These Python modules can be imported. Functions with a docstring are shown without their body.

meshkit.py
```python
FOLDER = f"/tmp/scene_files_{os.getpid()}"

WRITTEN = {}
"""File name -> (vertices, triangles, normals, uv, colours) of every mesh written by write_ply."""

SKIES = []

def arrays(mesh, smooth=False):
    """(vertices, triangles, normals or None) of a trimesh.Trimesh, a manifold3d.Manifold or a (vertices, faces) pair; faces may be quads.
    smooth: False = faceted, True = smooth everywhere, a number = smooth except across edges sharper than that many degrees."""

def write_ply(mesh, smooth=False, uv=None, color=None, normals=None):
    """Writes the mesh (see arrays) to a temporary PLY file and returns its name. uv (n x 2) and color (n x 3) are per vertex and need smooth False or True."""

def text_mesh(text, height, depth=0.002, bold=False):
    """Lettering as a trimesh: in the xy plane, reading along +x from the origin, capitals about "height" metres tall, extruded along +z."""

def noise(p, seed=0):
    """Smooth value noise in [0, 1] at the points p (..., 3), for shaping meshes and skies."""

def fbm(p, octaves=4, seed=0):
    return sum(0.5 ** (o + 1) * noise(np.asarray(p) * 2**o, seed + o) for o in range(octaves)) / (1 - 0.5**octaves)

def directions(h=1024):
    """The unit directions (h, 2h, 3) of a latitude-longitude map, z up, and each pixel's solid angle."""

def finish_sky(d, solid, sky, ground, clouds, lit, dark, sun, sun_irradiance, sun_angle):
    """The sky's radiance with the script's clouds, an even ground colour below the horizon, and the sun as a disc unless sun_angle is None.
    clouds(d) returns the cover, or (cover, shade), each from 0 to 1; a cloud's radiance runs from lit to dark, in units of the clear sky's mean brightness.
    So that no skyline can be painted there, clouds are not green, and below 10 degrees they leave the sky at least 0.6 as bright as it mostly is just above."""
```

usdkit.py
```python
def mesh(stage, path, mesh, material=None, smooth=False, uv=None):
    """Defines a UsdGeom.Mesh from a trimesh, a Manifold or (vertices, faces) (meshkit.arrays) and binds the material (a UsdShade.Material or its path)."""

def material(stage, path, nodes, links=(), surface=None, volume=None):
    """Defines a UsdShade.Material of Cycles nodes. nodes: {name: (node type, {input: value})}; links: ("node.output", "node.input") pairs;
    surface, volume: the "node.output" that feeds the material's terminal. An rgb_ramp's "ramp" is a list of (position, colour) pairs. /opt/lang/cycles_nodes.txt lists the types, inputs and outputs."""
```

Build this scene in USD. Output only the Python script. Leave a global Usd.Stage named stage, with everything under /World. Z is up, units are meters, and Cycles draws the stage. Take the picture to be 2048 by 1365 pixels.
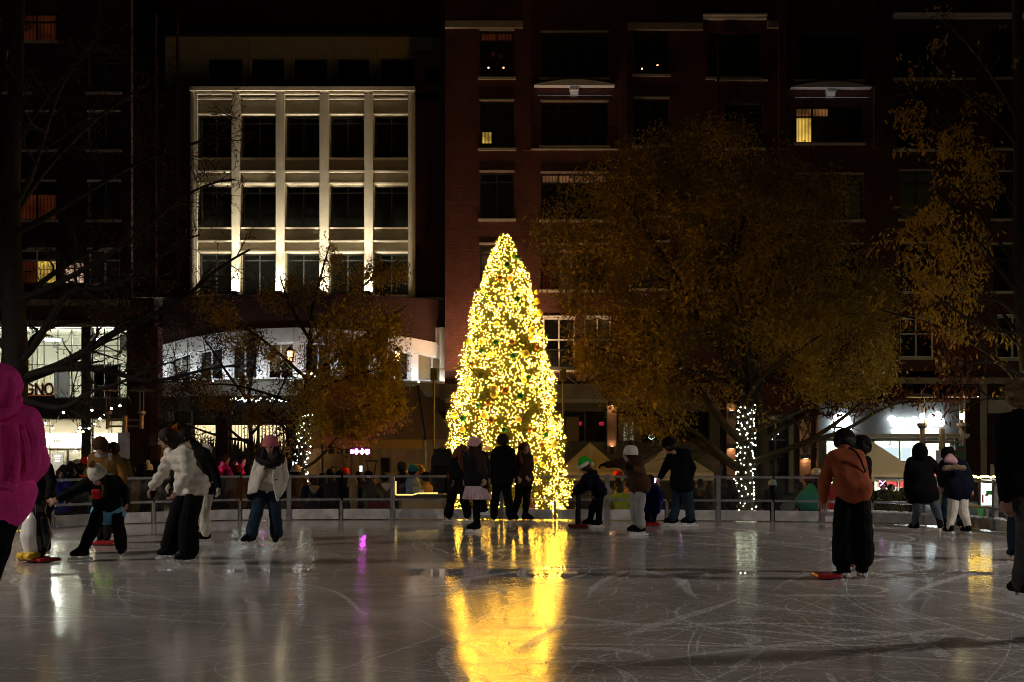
import math, random
import numpy as np, trimesh, usdkit, meshkit
import shapely
from shapely import affinity
from shapely.geometry import Polygon, box as sbox, Point
from manifold3d import Manifold, OpType
from pxr import Usd, UsdGeom, UsdLux, UsdShade, Gf, Sdf

stage = Usd.Stage.CreateInMemory()
UsdGeom.Xform.Define(stage, '/World')
UsdGeom.Scope.Define(stage, '/World/Looks')
R = random.Random(7)
NR = np.random.default_rng(11)

# ------------------------------------------------------------------ camera, sky, exposure
EYE, F, HZ, CX = 1.55, 2844.0, 870.0, 1024.0
cam = UsdGeom.Camera.Define(stage, '/World/camera')
cam.AddTranslateOp().Set((0, 0, EYE)); cam.AddRotateXOp().Set(90)
cam.CreateFocalLengthAttr(50.0); cam.CreateHorizontalApertureAttr(36.0)
cam.CreateVerticalApertureOffsetAttr((HZ - 682.5) / 2048 * 36.0)
cam.CreateFStopAttr(0.0); cam.CreateClippingRangeAttr(Gf.Vec2f(0.1, 2000))
cam.CreateExposureAttr(0.0)
SKY_STRENGTH = 0.00012
SPOT = 560.0
LAMP_L = 760.0       # plaza lamps that stand round the rink, outside the frame
dome = UsdLux.DomeLight.Define(stage, '/World/sky')
usdkit.material(stage, '/World/Looks/night_sky', {
    's': ('sky_texture', {'sky_type': 'single_scattering', 'sun_disc': False, 'sun_elevation': 0.02, 'sun_rotation': 2.6}),
    'b': ('background_shader', {'strength': SKY_STRENGTH})}, [('s.color', 'b.color')], surface='b.background')
UsdShade.MaterialBindingAPI.Apply(dome.GetPrim()).Bind(UsdShade.Material.Get(stage, '/World/Looks/night_sky'))
dome.GetPrim().SetCustomDataByKey('kind', 'structure')

# ------------------------------------------------------------------ helpers
def W(px, py, d): return np.array([(px - CX) * d / F, d, EYE + (HZ - py) * d / F])
def gz(y): return float(np.interp(y, [26, 52], [-0.78, -1.25]))
_names = {}
def numbered(parent, name):
    n = _names.get((parent, name), 0); _names[(parent, name)] = n + 1
    return name if n == 0 else f'{name}_{n:03d}'
def tag(p, label=None, cat=None, group=None, kind=None):
    p = p.GetPrim() if hasattr(p, 'GetPrim') else p
    for k, v in (('label', label), ('category', cat), ('group', group), ('kind', kind)):
        if v: p.SetCustomDataByKey(k, v)
    return p
def thing(name, label=None, cat=None, group=None, kind=None, loc=(0, 0, 0)):
    x = UsdGeom.Xform.Define(stage, '/World/' + numbered('/World', name))
    x.AddTranslateOp().Set(Gf.Vec3d(*map(float, loc)))
    return tag(x, label, cat, group, kind)
def obj(name, mesh, mat, parent=None, smooth=False, **kw):
    pp = '/World' if parent is None else str(parent.GetPath())
    if isinstance(mesh, MB): mesh = mesh.mesh()
    m = usdkit.mesh(stage, f'{pp}/{numbered(pp, name)}', mesh, MAT[mat] if isinstance(mat, str) else mat, smooth=smooth)
    if kw: tag(m, **kw)
    return m.GetPrim()

class MB:
    """collects pieces into one mesh"""
    def __init__(s): s.v, s.f, s.n = [], [], 0
    def add(s, v, f=None):
        if f is None: v, f, _ = meshkit.arrays(v)
        v = np.asarray(v, float); f = np.asarray(f, int)
        if f.shape[1] == 4: f = np.vstack([f[:, [0, 1, 2]], f[:, [0, 2, 3]]])
        s.v.append(v); s.f.append(f + s.n); s.n += len(v); return s
    def box(s, x0, x1, y0, y1, z0, z1):
        x0, x1 = min(x0, x1), max(x0, x1); y0, y1 = min(y0, y1), max(y0, y1); z0, z1 = min(z0, z1), max(z0, z1)
        v = [(x, y, z) for x in (x0, x1) for y in (y0, y1) for z in (z0, z1)]
        f = [(0, 1, 3, 2), (4, 6, 7, 5), (0, 4, 5, 1), (2, 3, 7, 6), (0, 2, 6, 4), (1, 5, 7, 3)]
        return s.add(v, f)
    def pbox(s, px0, px1, py0, py1, d, t, off=0.0):
        """box whose front face at depth d-off spans these picture coordinates at depth d, t thick going back"""
        a, b = W(px0, py1, d), W(px1, py0, d)
        return s.box(a[0], b[0], d - off, d - off + t, a[2], b[2])
    def tube(s, pts, rad, n=6, cap=True):
        p = np.asarray(pts, float); r = np.broadcast_to(np.asarray(rad, float), (len(p),))
        t = np.gradient(p, axis=0); t /= np.linalg.norm(t, axis=1, keepdims=True) + 1e-12
        ref = np.where(np.abs(t[:, 2:]) < 0.9, [0, 0, 1.0], [1.0, 0, 0])
        a = np.cross(t, ref); a /= np.linalg.norm(a, axis=1, keepdims=True) + 1e-12
        b = np.cross(t, a); g = np.arange(n) * 2 * np.pi / n
        v = p[:, None] + r[:, None, None] * (np.cos(g)[None, :, None] * a[:, None] + np.sin(g)[None, :, None] * b[:, None])
        i, j = np.meshgrid(np.arange(len(p) - 1), np.arange(n), indexing='ij')
        q = np.stack([i * n + j, i * n + (j + 1) % n, (i + 1) * n + (j + 1) % n, (i + 1) * n + j], -1).reshape(-1, 4)
        f = np.vstack([q[:, [0, 1, 2]], q[:, [0, 2, 3]]]); v = v.reshape(-1, 3)
        if cap:
            v = np.vstack([v, p[:1], p[-1:]]); m = len(v); e = (len(p) - 1) * n
            k = np.arange(n)
            f = np.vstack([f, np.stack([np.full(n, m - 2), (k + 1) % n, k], 1), np.stack([np.full(n, m - 1), e + k, e + (k + 1) % n], 1)])
        return s.add(v, f)
    def ball(s, c, r, sub=1, sc=(1, 1, 1)):
        m = ICO[sub]; return s.add(m[0] * r * np.array(sc) + np.asarray(c), m[1])
    def lathe(s, c, prof, n=16):
        g = np.arange(n) * 2 * np.pi / n; c = np.asarray(c, float)
        v = np.array([[c[0] + r * math.cos(a), c[1] + r * math.sin(a), c[2] + z] for r, z in prof for a in g])
        f = []
        for i in range(len(prof) - 1):
            for j in range(n): f.append((i * n + j, i * n + (j + 1) % n, (i + 1) * n + (j + 1) % n, (i + 1) * n + j))
        return s.add(v, f)
    def quad(s, a, b, c, d): return s.add([a, b, c, d], [(0, 1, 2, 3)])
    def xz(s, poly, y, t):
        """polygon in (x, z) extruded from y to y+t"""
        for g in getattr(poly, 'geoms', [poly]):
            if g.is_empty: continue
            m = trimesh.creation.extrude_polygon(g, t, engine='earcut')
            v = np.array(m.vertices); s.add(np.stack([v[:, 0], y + t - v[:, 2], v[:, 1]], 1), np.array(m.faces))
        return s
    def mesh(s): return (np.vstack(s.v), np.vstack(s.f))
ICO = {k: (np.array(trimesh.creation.icosphere(k).vertices), np.array(trimesh.creation.icosphere(k).faces)) for k in (0, 1, 2, 3)}
OCT = (np.array([(1, 0, 0), (-1, 0, 0), (0, 1, 0), (0, -1, 0), (0, 0, 1), (0, 0, -1.0)]), np.array([(0, 2, 4), (2, 1, 4), (1, 3, 4), (3, 0, 4), (2, 0, 5), (1, 2, 5), (3, 1, 5), (0, 3, 5)]))
def pp(px0, px1, py0, py1, d):
    a, b = W(px0, py1, d), W(px1, py0, d); return sbox(a[0], a[2], b[0], b[2])
def many(centres, r, shape=OCT):
    c = np.asarray(centres, float); r = np.broadcast_to(np.asarray(r, float), (len(c),))
    v = (c[:, None] + shape[0][None] * r[:, None, None]).reshape(-1, 3)
    f = (shape[1][None] + (np.arange(len(c)) * len(shape[0]))[:, None, None]).reshape(-1, 3)
    return v, f
def text_front(s, px, py, hpx, d, depth=0.04, bold=True, wpx=None):
    """lettering facing the camera: left end px, baseline py, capital height hpx (picture units at depth d)"""
    k = d / F; m = meshkit.text_mesh(s, hpx * k, depth, bold)
    v = np.array(m.vertices); o = W(px, py, d)
    if wpx: v[:, 0] *= wpx * k / (v[:, 0].max() - v[:, 0].min())
    return np.stack([v[:, 0] + o[0], d - v[:, 2], v[:, 1] + o[2]], 1), np.array(m.faces)[:, ::1]

# ------------------------------------------------------------------ materials
MAT = {}
def mat(name, col, rough=0.6, metal=0.0, var=0.15, scale=6.0, bump=0.0, spec=0.5, bscale=None, **kw):
    c = np.array(col, float)
    N = {'g': ('geometry', {}), 'n': ('noise_texture', {'scale': scale, 'detail': 4.0}),
         'r': ('rgb_ramp', {'ramp': [(0.3, tuple(c * (1 - var))), (0.7, tuple(np.minimum(c * (1 + var), 1)))]}),
         'p': ('principled_bsdf', dict(roughness=rough, metallic=metal, specular_ior_level=spec, **kw))}
    L = [('g.position', 'n.vector'), ('n.fac', 'r.fac'), ('r.color', 'p.base_color')]
    if bump:
        N['n2'] = ('noise_texture', {'scale': bscale or scale * 6, 'detail': 3.0}); N['b'] = ('bump', {'strength': bump, 'distance': 0.02})
        L += [('g.position', 'n2.vector'), ('n2.fac', 'b.height'), ('b.normal', 'p.normal')]
    MAT[name] = usdkit.material(stage, '/World/Looks/' + name, N, L, surface='p.BSDF'); return MAT[name]
def emis(name, col, strength):
    MAT[name] = usdkit.material(stage, '/World/Looks/' + name, {'e': ('emission', {'color': tuple(col), 'strength': strength})}, [], surface='e.emission')
def brick(name, c1, c2, mortar, bw=0.21, rh=0.075, ms=0.010, horiz='x', rough=0.8):
    N = {'g': ('geometry', {}), 's': ('separate_xyz', {}), 'c': ('combine_xyz', {}),
         'k': ('brick_texture', {'color1': c1, 'color2': c2, 'mortar': mortar, 'scale': 1.0, 'brick_width': bw, 'row_height': rh, 'mortar_size': ms, 'mortar_smooth': 0.1, 'bias': 0.0}),
         'n': ('noise_texture', {'scale': 0.7, 'detail': 5.0}), 'r': ('rgb_ramp', {'ramp': [(0.3, (0.62, 0.62, 0.62)), (0.7, (1.0, 1.0, 1.0))]}),
         'm': ('mix', {'mix_type': 'multiply', 'fac': 1.0}), 'b': ('bump', {'strength': 0.6, 'distance': 0.01}),
         'p': ('principled_bsdf', {'roughness': rough, 'specular_ior_level': 0.25})}
    L = [('g.position', 's.vector'), (f's.{horiz}', 'c.x'), ('s.z', 'c.y'), ('c.vector', 'k.vector'), ('g.position', 'n.vector'), ('n.fac', 'r.fac'),
         ('k.color', 'm.color1'), ('r.color', 'm.color2'), ('m.color', 'p.base_color'), ('k.fac', 'b.height'), ('b.normal', 'p.normal')]
    N['b'][1]['invert'] = True
    MAT[name] = usdkit.material(stage, '/World/Looks/' + name, N, L, surface='p.BSDF')
def paneglass(name, tint=(0.9, 0.93, 0.92), rough=0.02, ior=1.5):
    MAT[name] = usdkit.material(stage, '/World/Looks/' + name, {
        't': ('transparent_bsdf', {'color': tint}), 'g': ('glossy_bsdf', {'roughness': rough, 'color': (1, 1, 1)}), 'f': ('fresnel', {}), 'm': ('mix_closure', {}), 'ge': ('geometry', {}), 'io': ('mix_float', {'a': ior, 'b': 1 / ior})},
        [('ge.backfacing', 'io.fac'), ('io.result', 'f.IOR'), ('t.BSDF', 'm.closure1'), ('g.BSDF', 'm.closure2'), ('f.fac', 'm.fac')], surface='m.closure')

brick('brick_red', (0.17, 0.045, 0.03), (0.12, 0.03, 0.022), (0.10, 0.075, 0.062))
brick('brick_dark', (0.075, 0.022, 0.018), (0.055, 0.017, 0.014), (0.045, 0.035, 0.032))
brick('brick_cream', (0.22, 0.20, 0.14), (0.19, 0.17, 0.12), (0.12, 0.11, 0.08), bw=0.4, rh=0.1, ms=0.012)
brick('paving', (0.10, 0.085, 0.075), (0.075, 0.07, 0.065), (0.05, 0.045, 0.04), bw=0.4, rh=0.2)
mat('stone_pale', (0.52, 0.48, 0.42), 0.75, scale=2, bump=0.2)
mat('stone_beige', (0.36, 0.31, 0.24), 0.8, scale=2, bump=0.2)
mat('white_paint', (0.74, 0.73, 0.70), 0.55, var=0.08, scale=2)
mat('cream_paint', (0.68, 0.64, 0.55), 0.6, var=0.08, scale=2)
mat('stucco', (0.19, 0.188, 0.185), 0.85, var=0.1, scale=3, bump=0.2)
mat('frame_dark', (0.03, 0.032, 0.035), 0.45, var=0.2)
mat('frame_white', (0.62, 0.64, 0.65), 0.5, var=0.1)
mat('room_dark', (0.03, 0.028, 0.025), 0.9)
mat('room_white', (0.75, 0.72, 0.64), 0.8, var=0.05)
mat('room_green', (0.60, 0.70, 0.55), 0.8, var=0.05)
mat('blind', (0.24, 0.21, 0.15), 0.85, var=0.12, scale=3)
mat('shade_tan', (0.40, 0.27, 0.14), 0.8, var=0.1)
mat('copper_panel', (0.30, 0.17, 0.11), 0.45, metal=0.3, var=0.2, scale=4)
mat('black_metal', (0.015, 0.015, 0.016), 0.4, metal=0.3, var=0.3)
mat('grey_metal', (0.30, 0.30, 0.31), 0.4, metal=0.6, var=0.25, scale=5, bump=0.1)
mat('fence_metal', (0.33, 0.33, 0.35), 0.38, metal=0.55, var=0.3, scale=9, bump=0.15)
mat('lamp_metal', (0.28, 0.24, 0.19), 0.4, metal=0.6, var=0.25)
mat('kickboard', (0.55, 0.52, 0.50), 0.6, var=0.3, scale=5, bump=0.2)
mat('snow', (0.80, 0.81, 0.83), 0.85, var=0.1, scale=30, bump=0.6)
mat('tent_brown', (0.20, 0.135, 0.075), 0.8, var=0.12, scale=1.5, bump=0.15, bscale=3)
mat('tent_wall', (0.32, 0.235, 0.14), 0.8, var=0.12, scale=2, bump=0.2, bscale=4)
mat('canopy_white', (0.55, 0.50, 0.41), 0.75, var=0.1, scale=2, bump=0.2, bscale=3)
mat('black_plastic', (0.012, 0.012, 0.013), 0.35, var=0.2)
mat('wire', (0.25, 0.22, 0.18), 0.5)
mat('bark', (0.019, 0.015, 0.011), 0.85, var=0.35, scale=12, bump=0.6, bscale=30)
mat('bark_pale', (0.12, 0.10, 0.07), 0.85, var=0.35, scale=12, bump=0.6, bscale=30)
mat('skin', (0.48, 0.29, 0.21), 0.5, var=0.06, subsurface_weight=0.1)
mat('skin_dark', (0.26, 0.14, 0.09), 0.5, var=0.06)
mat('eye', (0.02, 0.015, 0.012), 0.2)
mat('lips', (0.32, 0.10, 0.09), 0.5)
mat('blade', (0.62, 0.62, 0.63), 0.25, metal=0.9, var=0.1)
mat('blade_white', (0.78, 0.78, 0.78), 0.4, var=0.05)
mat('red_plastic', (0.34, 0.012, 0.018), 0.3, var=0.08)
mat('yellow_plastic', (0.72, 0.47, 0.02), 0.3, var=0.06)
mat('white_plastic', (0.75, 0.74, 0.71), 0.28, var=0.05)
mat('gloss_black', (0.008, 0.008, 0.009), 0.12, var=0.1)
mat('red_flag', (0.50, 0.02, 0.012), 0.7); mat('yellow_flag', (0.65, 0.42, 0.03), 0.7)
mat('teal_cloth', (0.01, 0.26, 0.18), 0.6); mat('orange_plastic', (0.7, 0.14, 0.02), 0.5)
mat('green_panel', (0.02, 0.35, 0.04), 0.5)
def cloth(name, col, rough=0.85, **k): return mat('cloth_' + name, col, rough, var=k.pop('var', 0.18), scale=k.pop('scale', 9), bump=k.pop('bump', 0.35), bscale=60, sheen_weight=0.0, spec=0.1, **k)
for n_, c_ in dict(pink=(0.88, 0.06, 0.36), black=(0.0045, 0.0045, 0.005), charcoal=(0.012, 0.012, 0.013), white=(0.66, 0.62, 0.55), offwhite=(0.60, 0.55, 0.46), cream=(0.50, 0.43, 0.33),
                   orange=(0.30, 0.075, 0.032), brown=(0.055, 0.026, 0.013), mustard=(0.15, 0.075, 0.018), jeans=(0.018, 0.034, 0.056), palejeans=(0.085, 0.105, 0.14), navy=(0.005, 0.007, 0.018),
                   royal=(0.01, 0.012, 0.16), grey=(0.30, 0.30, 0.30), darkgrey=(0.06, 0.06, 0.065), lightblue=(0.12, 0.35, 0.52), green=(0.02, 0.42, 0.03), red=(0.42, 0.02, 0.02), rose=(0.52, 0.16, 0.18),
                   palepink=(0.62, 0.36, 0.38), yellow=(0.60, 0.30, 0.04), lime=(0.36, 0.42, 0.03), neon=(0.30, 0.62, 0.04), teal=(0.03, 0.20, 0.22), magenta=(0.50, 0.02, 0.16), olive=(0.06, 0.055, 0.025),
                   maroon=(0.12, 0.015, 0.015), skyblue=(0.30, 0.38, 0.50), fur=(0.25, 0.18, 0.11), burgundy=(0.09, 0.02, 0.03)).items(): cloth(n_, c_)
def hairmat(name, c): mat('hair_' + name, c, 0.55, var=0.4, scale=25, bump=0.6, bscale=90, spec=0.2)
for n_, c_ in dict(black=(0.005, 0.004, 0.0035), brown=(0.028, 0.013, 0.007), auburn=(0.16, 0.055, 0.016), blond=(0.26, 0.16, 0.075)).items(): hairmat(n_, c_)
paneglass('glass'); paneglass('fence_glass', (0.96, 0.97, 0.97), 0.03)
emis('bulb_warm', (1.0, 0.47, 0.035), 78.0)
emis('ledge_lamp', (1.0, 0.58, 0.28), 480.0)
emis('tent_bulb', (1.0, 0.72, 0.42), 420.0)
emis('bulb_white', (0.94, 1.0, 0.70), 12.0)
emis('bulb_string', (1.0, 0.72, 0.40), 30.0)
emis('lamp_white', (0.95, 0.97, 1.0), 50.0)
emis('lamp_plaza', (1.0, 0.90, 0.80), LAMP_L)
emis('lamp_plaza_dim', (1.0, 0.90, 0.80), LAMP_L * .25)
emis('lamp_street', (1.0, 0.78, 0.40), 320.0)
emis('lamp_side', (1.0, 0.80, 0.46), 1050.0)
emis('bulb_yellow', (1.0, 0.62, 0.08), 34.0)
mat('panel_taupe', (0.36, 0.32, 0.24), 0.7, var=0.1, scale=2)
emis('ceiling_hall', (0.95, 1.0, 0.88), 115.0)
emis('uplight', (1.0, 0.85, 0.58), 1000.0)
emis('sconce', (1.0, 0.62, 0.32), 60.0)
emis('lantern', (1.0, 0.42, 0.13), 7.0)
emis('stage_magenta', (1.0, 0.07, 0.9), 130.0)
emis('wash', (1.0, 0.05, 0.75), 90.0)
emis('stage_violet', (0.35, 0.06, 1.0), 3.0)
emis('stage_violet2', (.7, .05, 1.0), 110.0)
emis('sign_white', (0.82, 0.95, 1.0), 9.0)
emis('sign_red', (1.0, 0.03, 0.08), 1.0)
emis('exit_red', (1.0, 0.06, 0.04), 0.9)
emis('ceiling_panel', (1.0, 0.86, 0.64), 85.0)
emis('ceiling_cool', (0.90, 1.0, 0.95), 34.0)
emis('cove', (0.90, 0.95, 1.0), 52.0)
emis('candle', (1.0, 0.55, 0.22), 6.0)
emis('icicle', (1.0, 0.74, 0.40), 1.7)
emis('screen', (0.88, 0.98, 0.92), 2.0)
emis('menu_screen', (0.80, 0.93, 1.0), 1.2)
emis('led_strip', (1.0, 0.72, 0.18), 2.2)
emis('glow_pink', (1.0, 0.35, 1.0), 4.0); emis('glow_blue', (0.3, 0.3, 1.0), 4.0)
emis('letter_orange', (1.0, 0.22, 0.05), 0.25)
def curtain(name, col, strength):
    """a lit room seen through drawn curtains: hanging folds and an uneven glow"""
    MAT[name] = usdkit.material(stage, '/World/Looks/' + name, {'g': ('geometry', {}), 'w': ('wave_texture', {'bands_direction': 'x', 'scale': 2.2, 'distortion': 1.6, 'detail': 2.0}), 'n': ('noise_texture', {'scale': 1.1, 'detail': 3.0}),
        'a': ('math', {'math_type': 'multiply_add', 'value2': .55, 'value3': .35}), 'r': ('map_range', {'from_min': .35, 'from_max': .65, 'to_min': .35, 'to_max': 1.5, 'clamp': True}), 'm': ('math', {'math_type': 'multiply'}), 's': ('math', {'math_type': 'multiply', 'value2': strength}), 'e': ('emission', {'color': tuple(col)})},
        [('g.position', 'w.vector'), ('g.position', 'n.vector'), ('w.fac', 'a.value1'), ('n.fac', 'r.value'), ('a.value', 'm.value1'), ('r.result', 'm.value2'), ('m.value', 's.value1'), ('s.value', 'e.strength')], surface='e.emission')
for n_, c_, s_ in (('window_amber', (1.0, 0.58, 0.10), 1.0), ('window_orange', (1.0, 0.40, 0.13), 0.22), ('window_dim', (1.0, 0.42, 0.20), 0.16), ('window_pink', (1.0, 0.60, 0.42), 1.0), ('window_red', (1.0, 0.18, 0.06), 0.05)): curtain(n_, c_, s_)
def leafmat(name, cols, rough=0.5, tr=0.5):
    n = len(cols)
    MAT[name] = usdkit.material(stage, '/World/Looks/' + name, {
        'g': ('geometry', {}), 'r': ('rgb_ramp', {'ramp': [(i / (n - 1), c) for i, c in enumerate(cols)]}),
        'p': ('principled_bsdf', {'roughness': rough, 'specular_ior_level': 0.35}), 't': ('translucent_bsdf', {}), 'm': ('mix_closure', {'fac': tr})},
        [('g.random_per_island', 'r.fac'), ('r.color', 'p.base_color'), ('r.color', 't.color'), ('p.BSDF', 'm.closure1'), ('t.BSDF', 'm.closure2')], surface='m.closure')
leafmat('leaf_autumn', [(0.29, 0.21, 0.035), (0.40, 0.27, 0.04), (0.31, 0.17, 0.034), (0.22, 0.19, 0.04), (0.46, 0.33, 0.05)])
leafmat('leaf_yellow', [(0.31, 0.24, 0.035), (0.41, 0.29, 0.04), (0.26, 0.21, 0.034), (0.36, 0.22, 0.034)])
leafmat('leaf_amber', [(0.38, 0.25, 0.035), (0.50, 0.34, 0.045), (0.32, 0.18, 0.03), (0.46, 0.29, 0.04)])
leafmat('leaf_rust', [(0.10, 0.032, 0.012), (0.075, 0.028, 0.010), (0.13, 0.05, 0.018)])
leafmat('needles', [(0.05, 0.065, 0.016), (0.075, 0.085, 0.018), (0.10, 0.095, 0.02)])
mat('bauble_gold', (0.85, 0.66, 0.20), 0.35, metal=0.1, var=0.05)
mat('bauble_green', (0.01, 0.16, 0.11), 0.15, metal=0.5, var=0.05)
mat('bauble_bronze', (0.30, 0.16, 0.05), 0.2, metal=0.7, var=0.05)
# ice: painted white under a wet, worn, scratched surface
def ice():
    N = {'g': ('geometry', {}), 's': ('separate_xyz', {}),
         'n1': ('noise_texture', {'scale': 0.55, 'detail': 6.0, 'roughness': 0.6}), 'n2': ('noise_texture', {'scale': 9.0, 'detail': 6.0, 'roughness': 0.7}),
         'mp': ('mapping', {'scale': (0.55, 1.6, 1.0), 'rotation': (0, 0, 0.5)}), 'v': ('voronoi_texture', {'feature': 'distance_to_edge', 'scale': 0.9}),
         'wn': ('noise_texture', {'scale': 0.8, 'detail': 3.0}), 'wa': ('mix', {'mix_type': 'add', 'fac': 1.0}),
         'vr': ('rgb_ramp', {'ramp': [(0.0, (1, 1, 1)), (0.012, (0.7, 0.7, 0.7)), (0.03, (0, 0, 0))]}),
         'nm': ('rgb_ramp', {'ramp': [(0.46, (0, 0, 0)), (0.62, (1, 1, 1))]}), 'sm': ('math', {'math_type': 'multiply'}),
         'rc': ('rgb_ramp', {'ramp': [(0.30, (0.34, 0.315, 0.30)), (0.55, (0.44, 0.415, 0.40)), (0.75, (0.57, 0.55, 0.535))]}),
         'mx': ('mix', {'mix_type': 'mix', 'color2': (0.78, 0.78, 0.78)}), 'sf': ('math', {'math_type': 'multiply', 'value2': 0.6}),
         'rr': ('map_range', {'from_min': 0.3, 'from_max': 0.7, 'to_min': 0.085, 'to_max': 0.165}),
         'pd': ('vector_math', {'math_type': 'multiply', 'vector2': (0.55, 1.0, 1.0)}), 'pn': ('noise_texture', {'scale': 1.3, 'detail': 4.0}),
         # a long shallow puddle lies across the ice about sixteen metres out
         'py': ('math', {'math_type': 'subtract', 'value2': 15.95}), 'pa': ('math', {'math_type': 'absolute'}), 'pb': ('math', {'math_type': 'multiply', 'value2': 0.26}),
         'pc': ('math', {'math_type': 'subtract'}), 'pr': ('rgb_ramp', {'ramp': [(0.0, (0, 0, 0)), (0.12, (0, 0, 0)), (0.15, (1, 1, 1))]}),
         'rm': ('mix_float', {'a': 0.012}),
         'fn': ('noise_texture', {'scale': 3.0, 'detail': 5.0}), 'fm': ('mapping', {'scale': (1.0, 5.0, 1.0)}),
         'b': ('bump', {'distance': 0.004}), 'bs': ('math', {'math_type': 'multiply', 'value2': 0.13}),
         'p': ('principled_bsdf', {'ior': 1.45, 'specular_ior_level': 0.5})}
    L = [('g.position', 's.vector'), ('g.position', 'n1.vector'), ('g.position', 'n2.vector'), ('g.position', 'wn.vector'), ('g.position', 'wa.color1'), ('wn.color', 'wa.color2'),
         ('wa.color', 'mp.vector'), ('mp.vector', 'v.vector'), ('v.distance', 'vr.fac'), ('n2.fac', 'nm.fac'), ('vr.color', 'sm.value1'), ('nm.color', 'sm.value2'),
         ('n1.fac', 'rc.fac'), ('rc.color', 'mx.color1'), ('sm.value', 'sf.value1'), ('sf.value', 'mx.fac'), ('mx.color', 'p.base_color'),
         ('n1.fac', 'rr.value'), ('g.position', 'pd.vector1'), ('pd.vector', 'pn.vector'),
         ('s.y', 'py.value1'), ('py.value', 'pa.value1'), ('pa.value', 'pb.value1'), ('pn.fac', 'pc.value1'), ('pb.value', 'pc.value2'),
         ('pc.value', 'pr.fac'), ('pr.color', 'rm.fac'), ('rr.result', 'rm.b'),
         ('g.position', 'fm.vector'), ('fm.vector', 'fn.vector'), ('fn.fac', 'b.height'), ('b.normal', 'p.normal'), ('pr.color', 'bs.value1'), ('bs.value', 'b.strength'), ('rm.result', 'p.roughness')]
    # puddle where noise is high near the line: invert the mask
    N['pr'][1]['ramp'] = [(0.0, (1, 1, 1)), (0.435, (1, 1, 1)), (0.46, (0, 0, 0)), (1.0, (0, 0, 0))]
    MAT['ice'] = usdkit.material(stage, '/World/Looks/ice', N, L, surface='p.BSDF')
ice()
MAT['skate_mark'] = usdkit.material(stage, '/World/Looks/skate_mark', {
    'g': ('geometry', {}), 'n': ('noise_texture', {'scale': 26.0, 'detail': 8.0, 'roughness': 0.8}), 'r': ('rgb_ramp', {'ramp': [(0.44, (0, 0, 0)), (0.62, (0.85, 0.85, 0.85))]}),
    't': ('transparent_bsdf', {}), 'd': ('diffuse_bsdf', {'color': (0.86, 0.86, 0.86)}), 'm': ('mix_closure', {})},
    [('g.position', 'n.vector'), ('n.fac', 'r.fac'), ('r.color', 'm.fac'), ('t.BSDF', 'm.closure1'), ('d.BSDF', 'm.closure2')], surface='m.closure')

# ------------------------------------------------------------------ ground, rink
FC = [(-13.2, -3.0), (-13.0, 6.0), (-12.0, 13.0), (-10.4, 18.0)]
_D = [(-80, 21.5), (32, 23.0), (106, 23.8), (184, 24.4), (307, 25.0), (440, 25.8), (700, 26.0), (1024, 26.0), (1300, 25.7), (1500, 25.5), (1744, 25.0), (1900, 24.0), (1987, 22.9), (2060, 21.7), (2150, 20.3)]
def fd(px): return float(np.interp(px, [a for a, _ in _D], [b for _, b in _D]))
def fpt(px): d = fd(px); return np.array([(px - CX) * d / F, d])
POSTS = [-80, 20, 105, 205, 307, 385, 480, 578, 682, 785, 893, 1003, 1110, 1215, 1334, 1437, 1545, 1645, 1744, 1845, 1925, 1990, 2060, 2150]
curve = [fpt(p) for p in POSTS]
right = [(9.6, 17.0), (11.0, 12.0), (12.0, 6.0), (12.2, -3.0)]
rim = np.array([*FC, *curve, *right])
g = MB()
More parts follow.
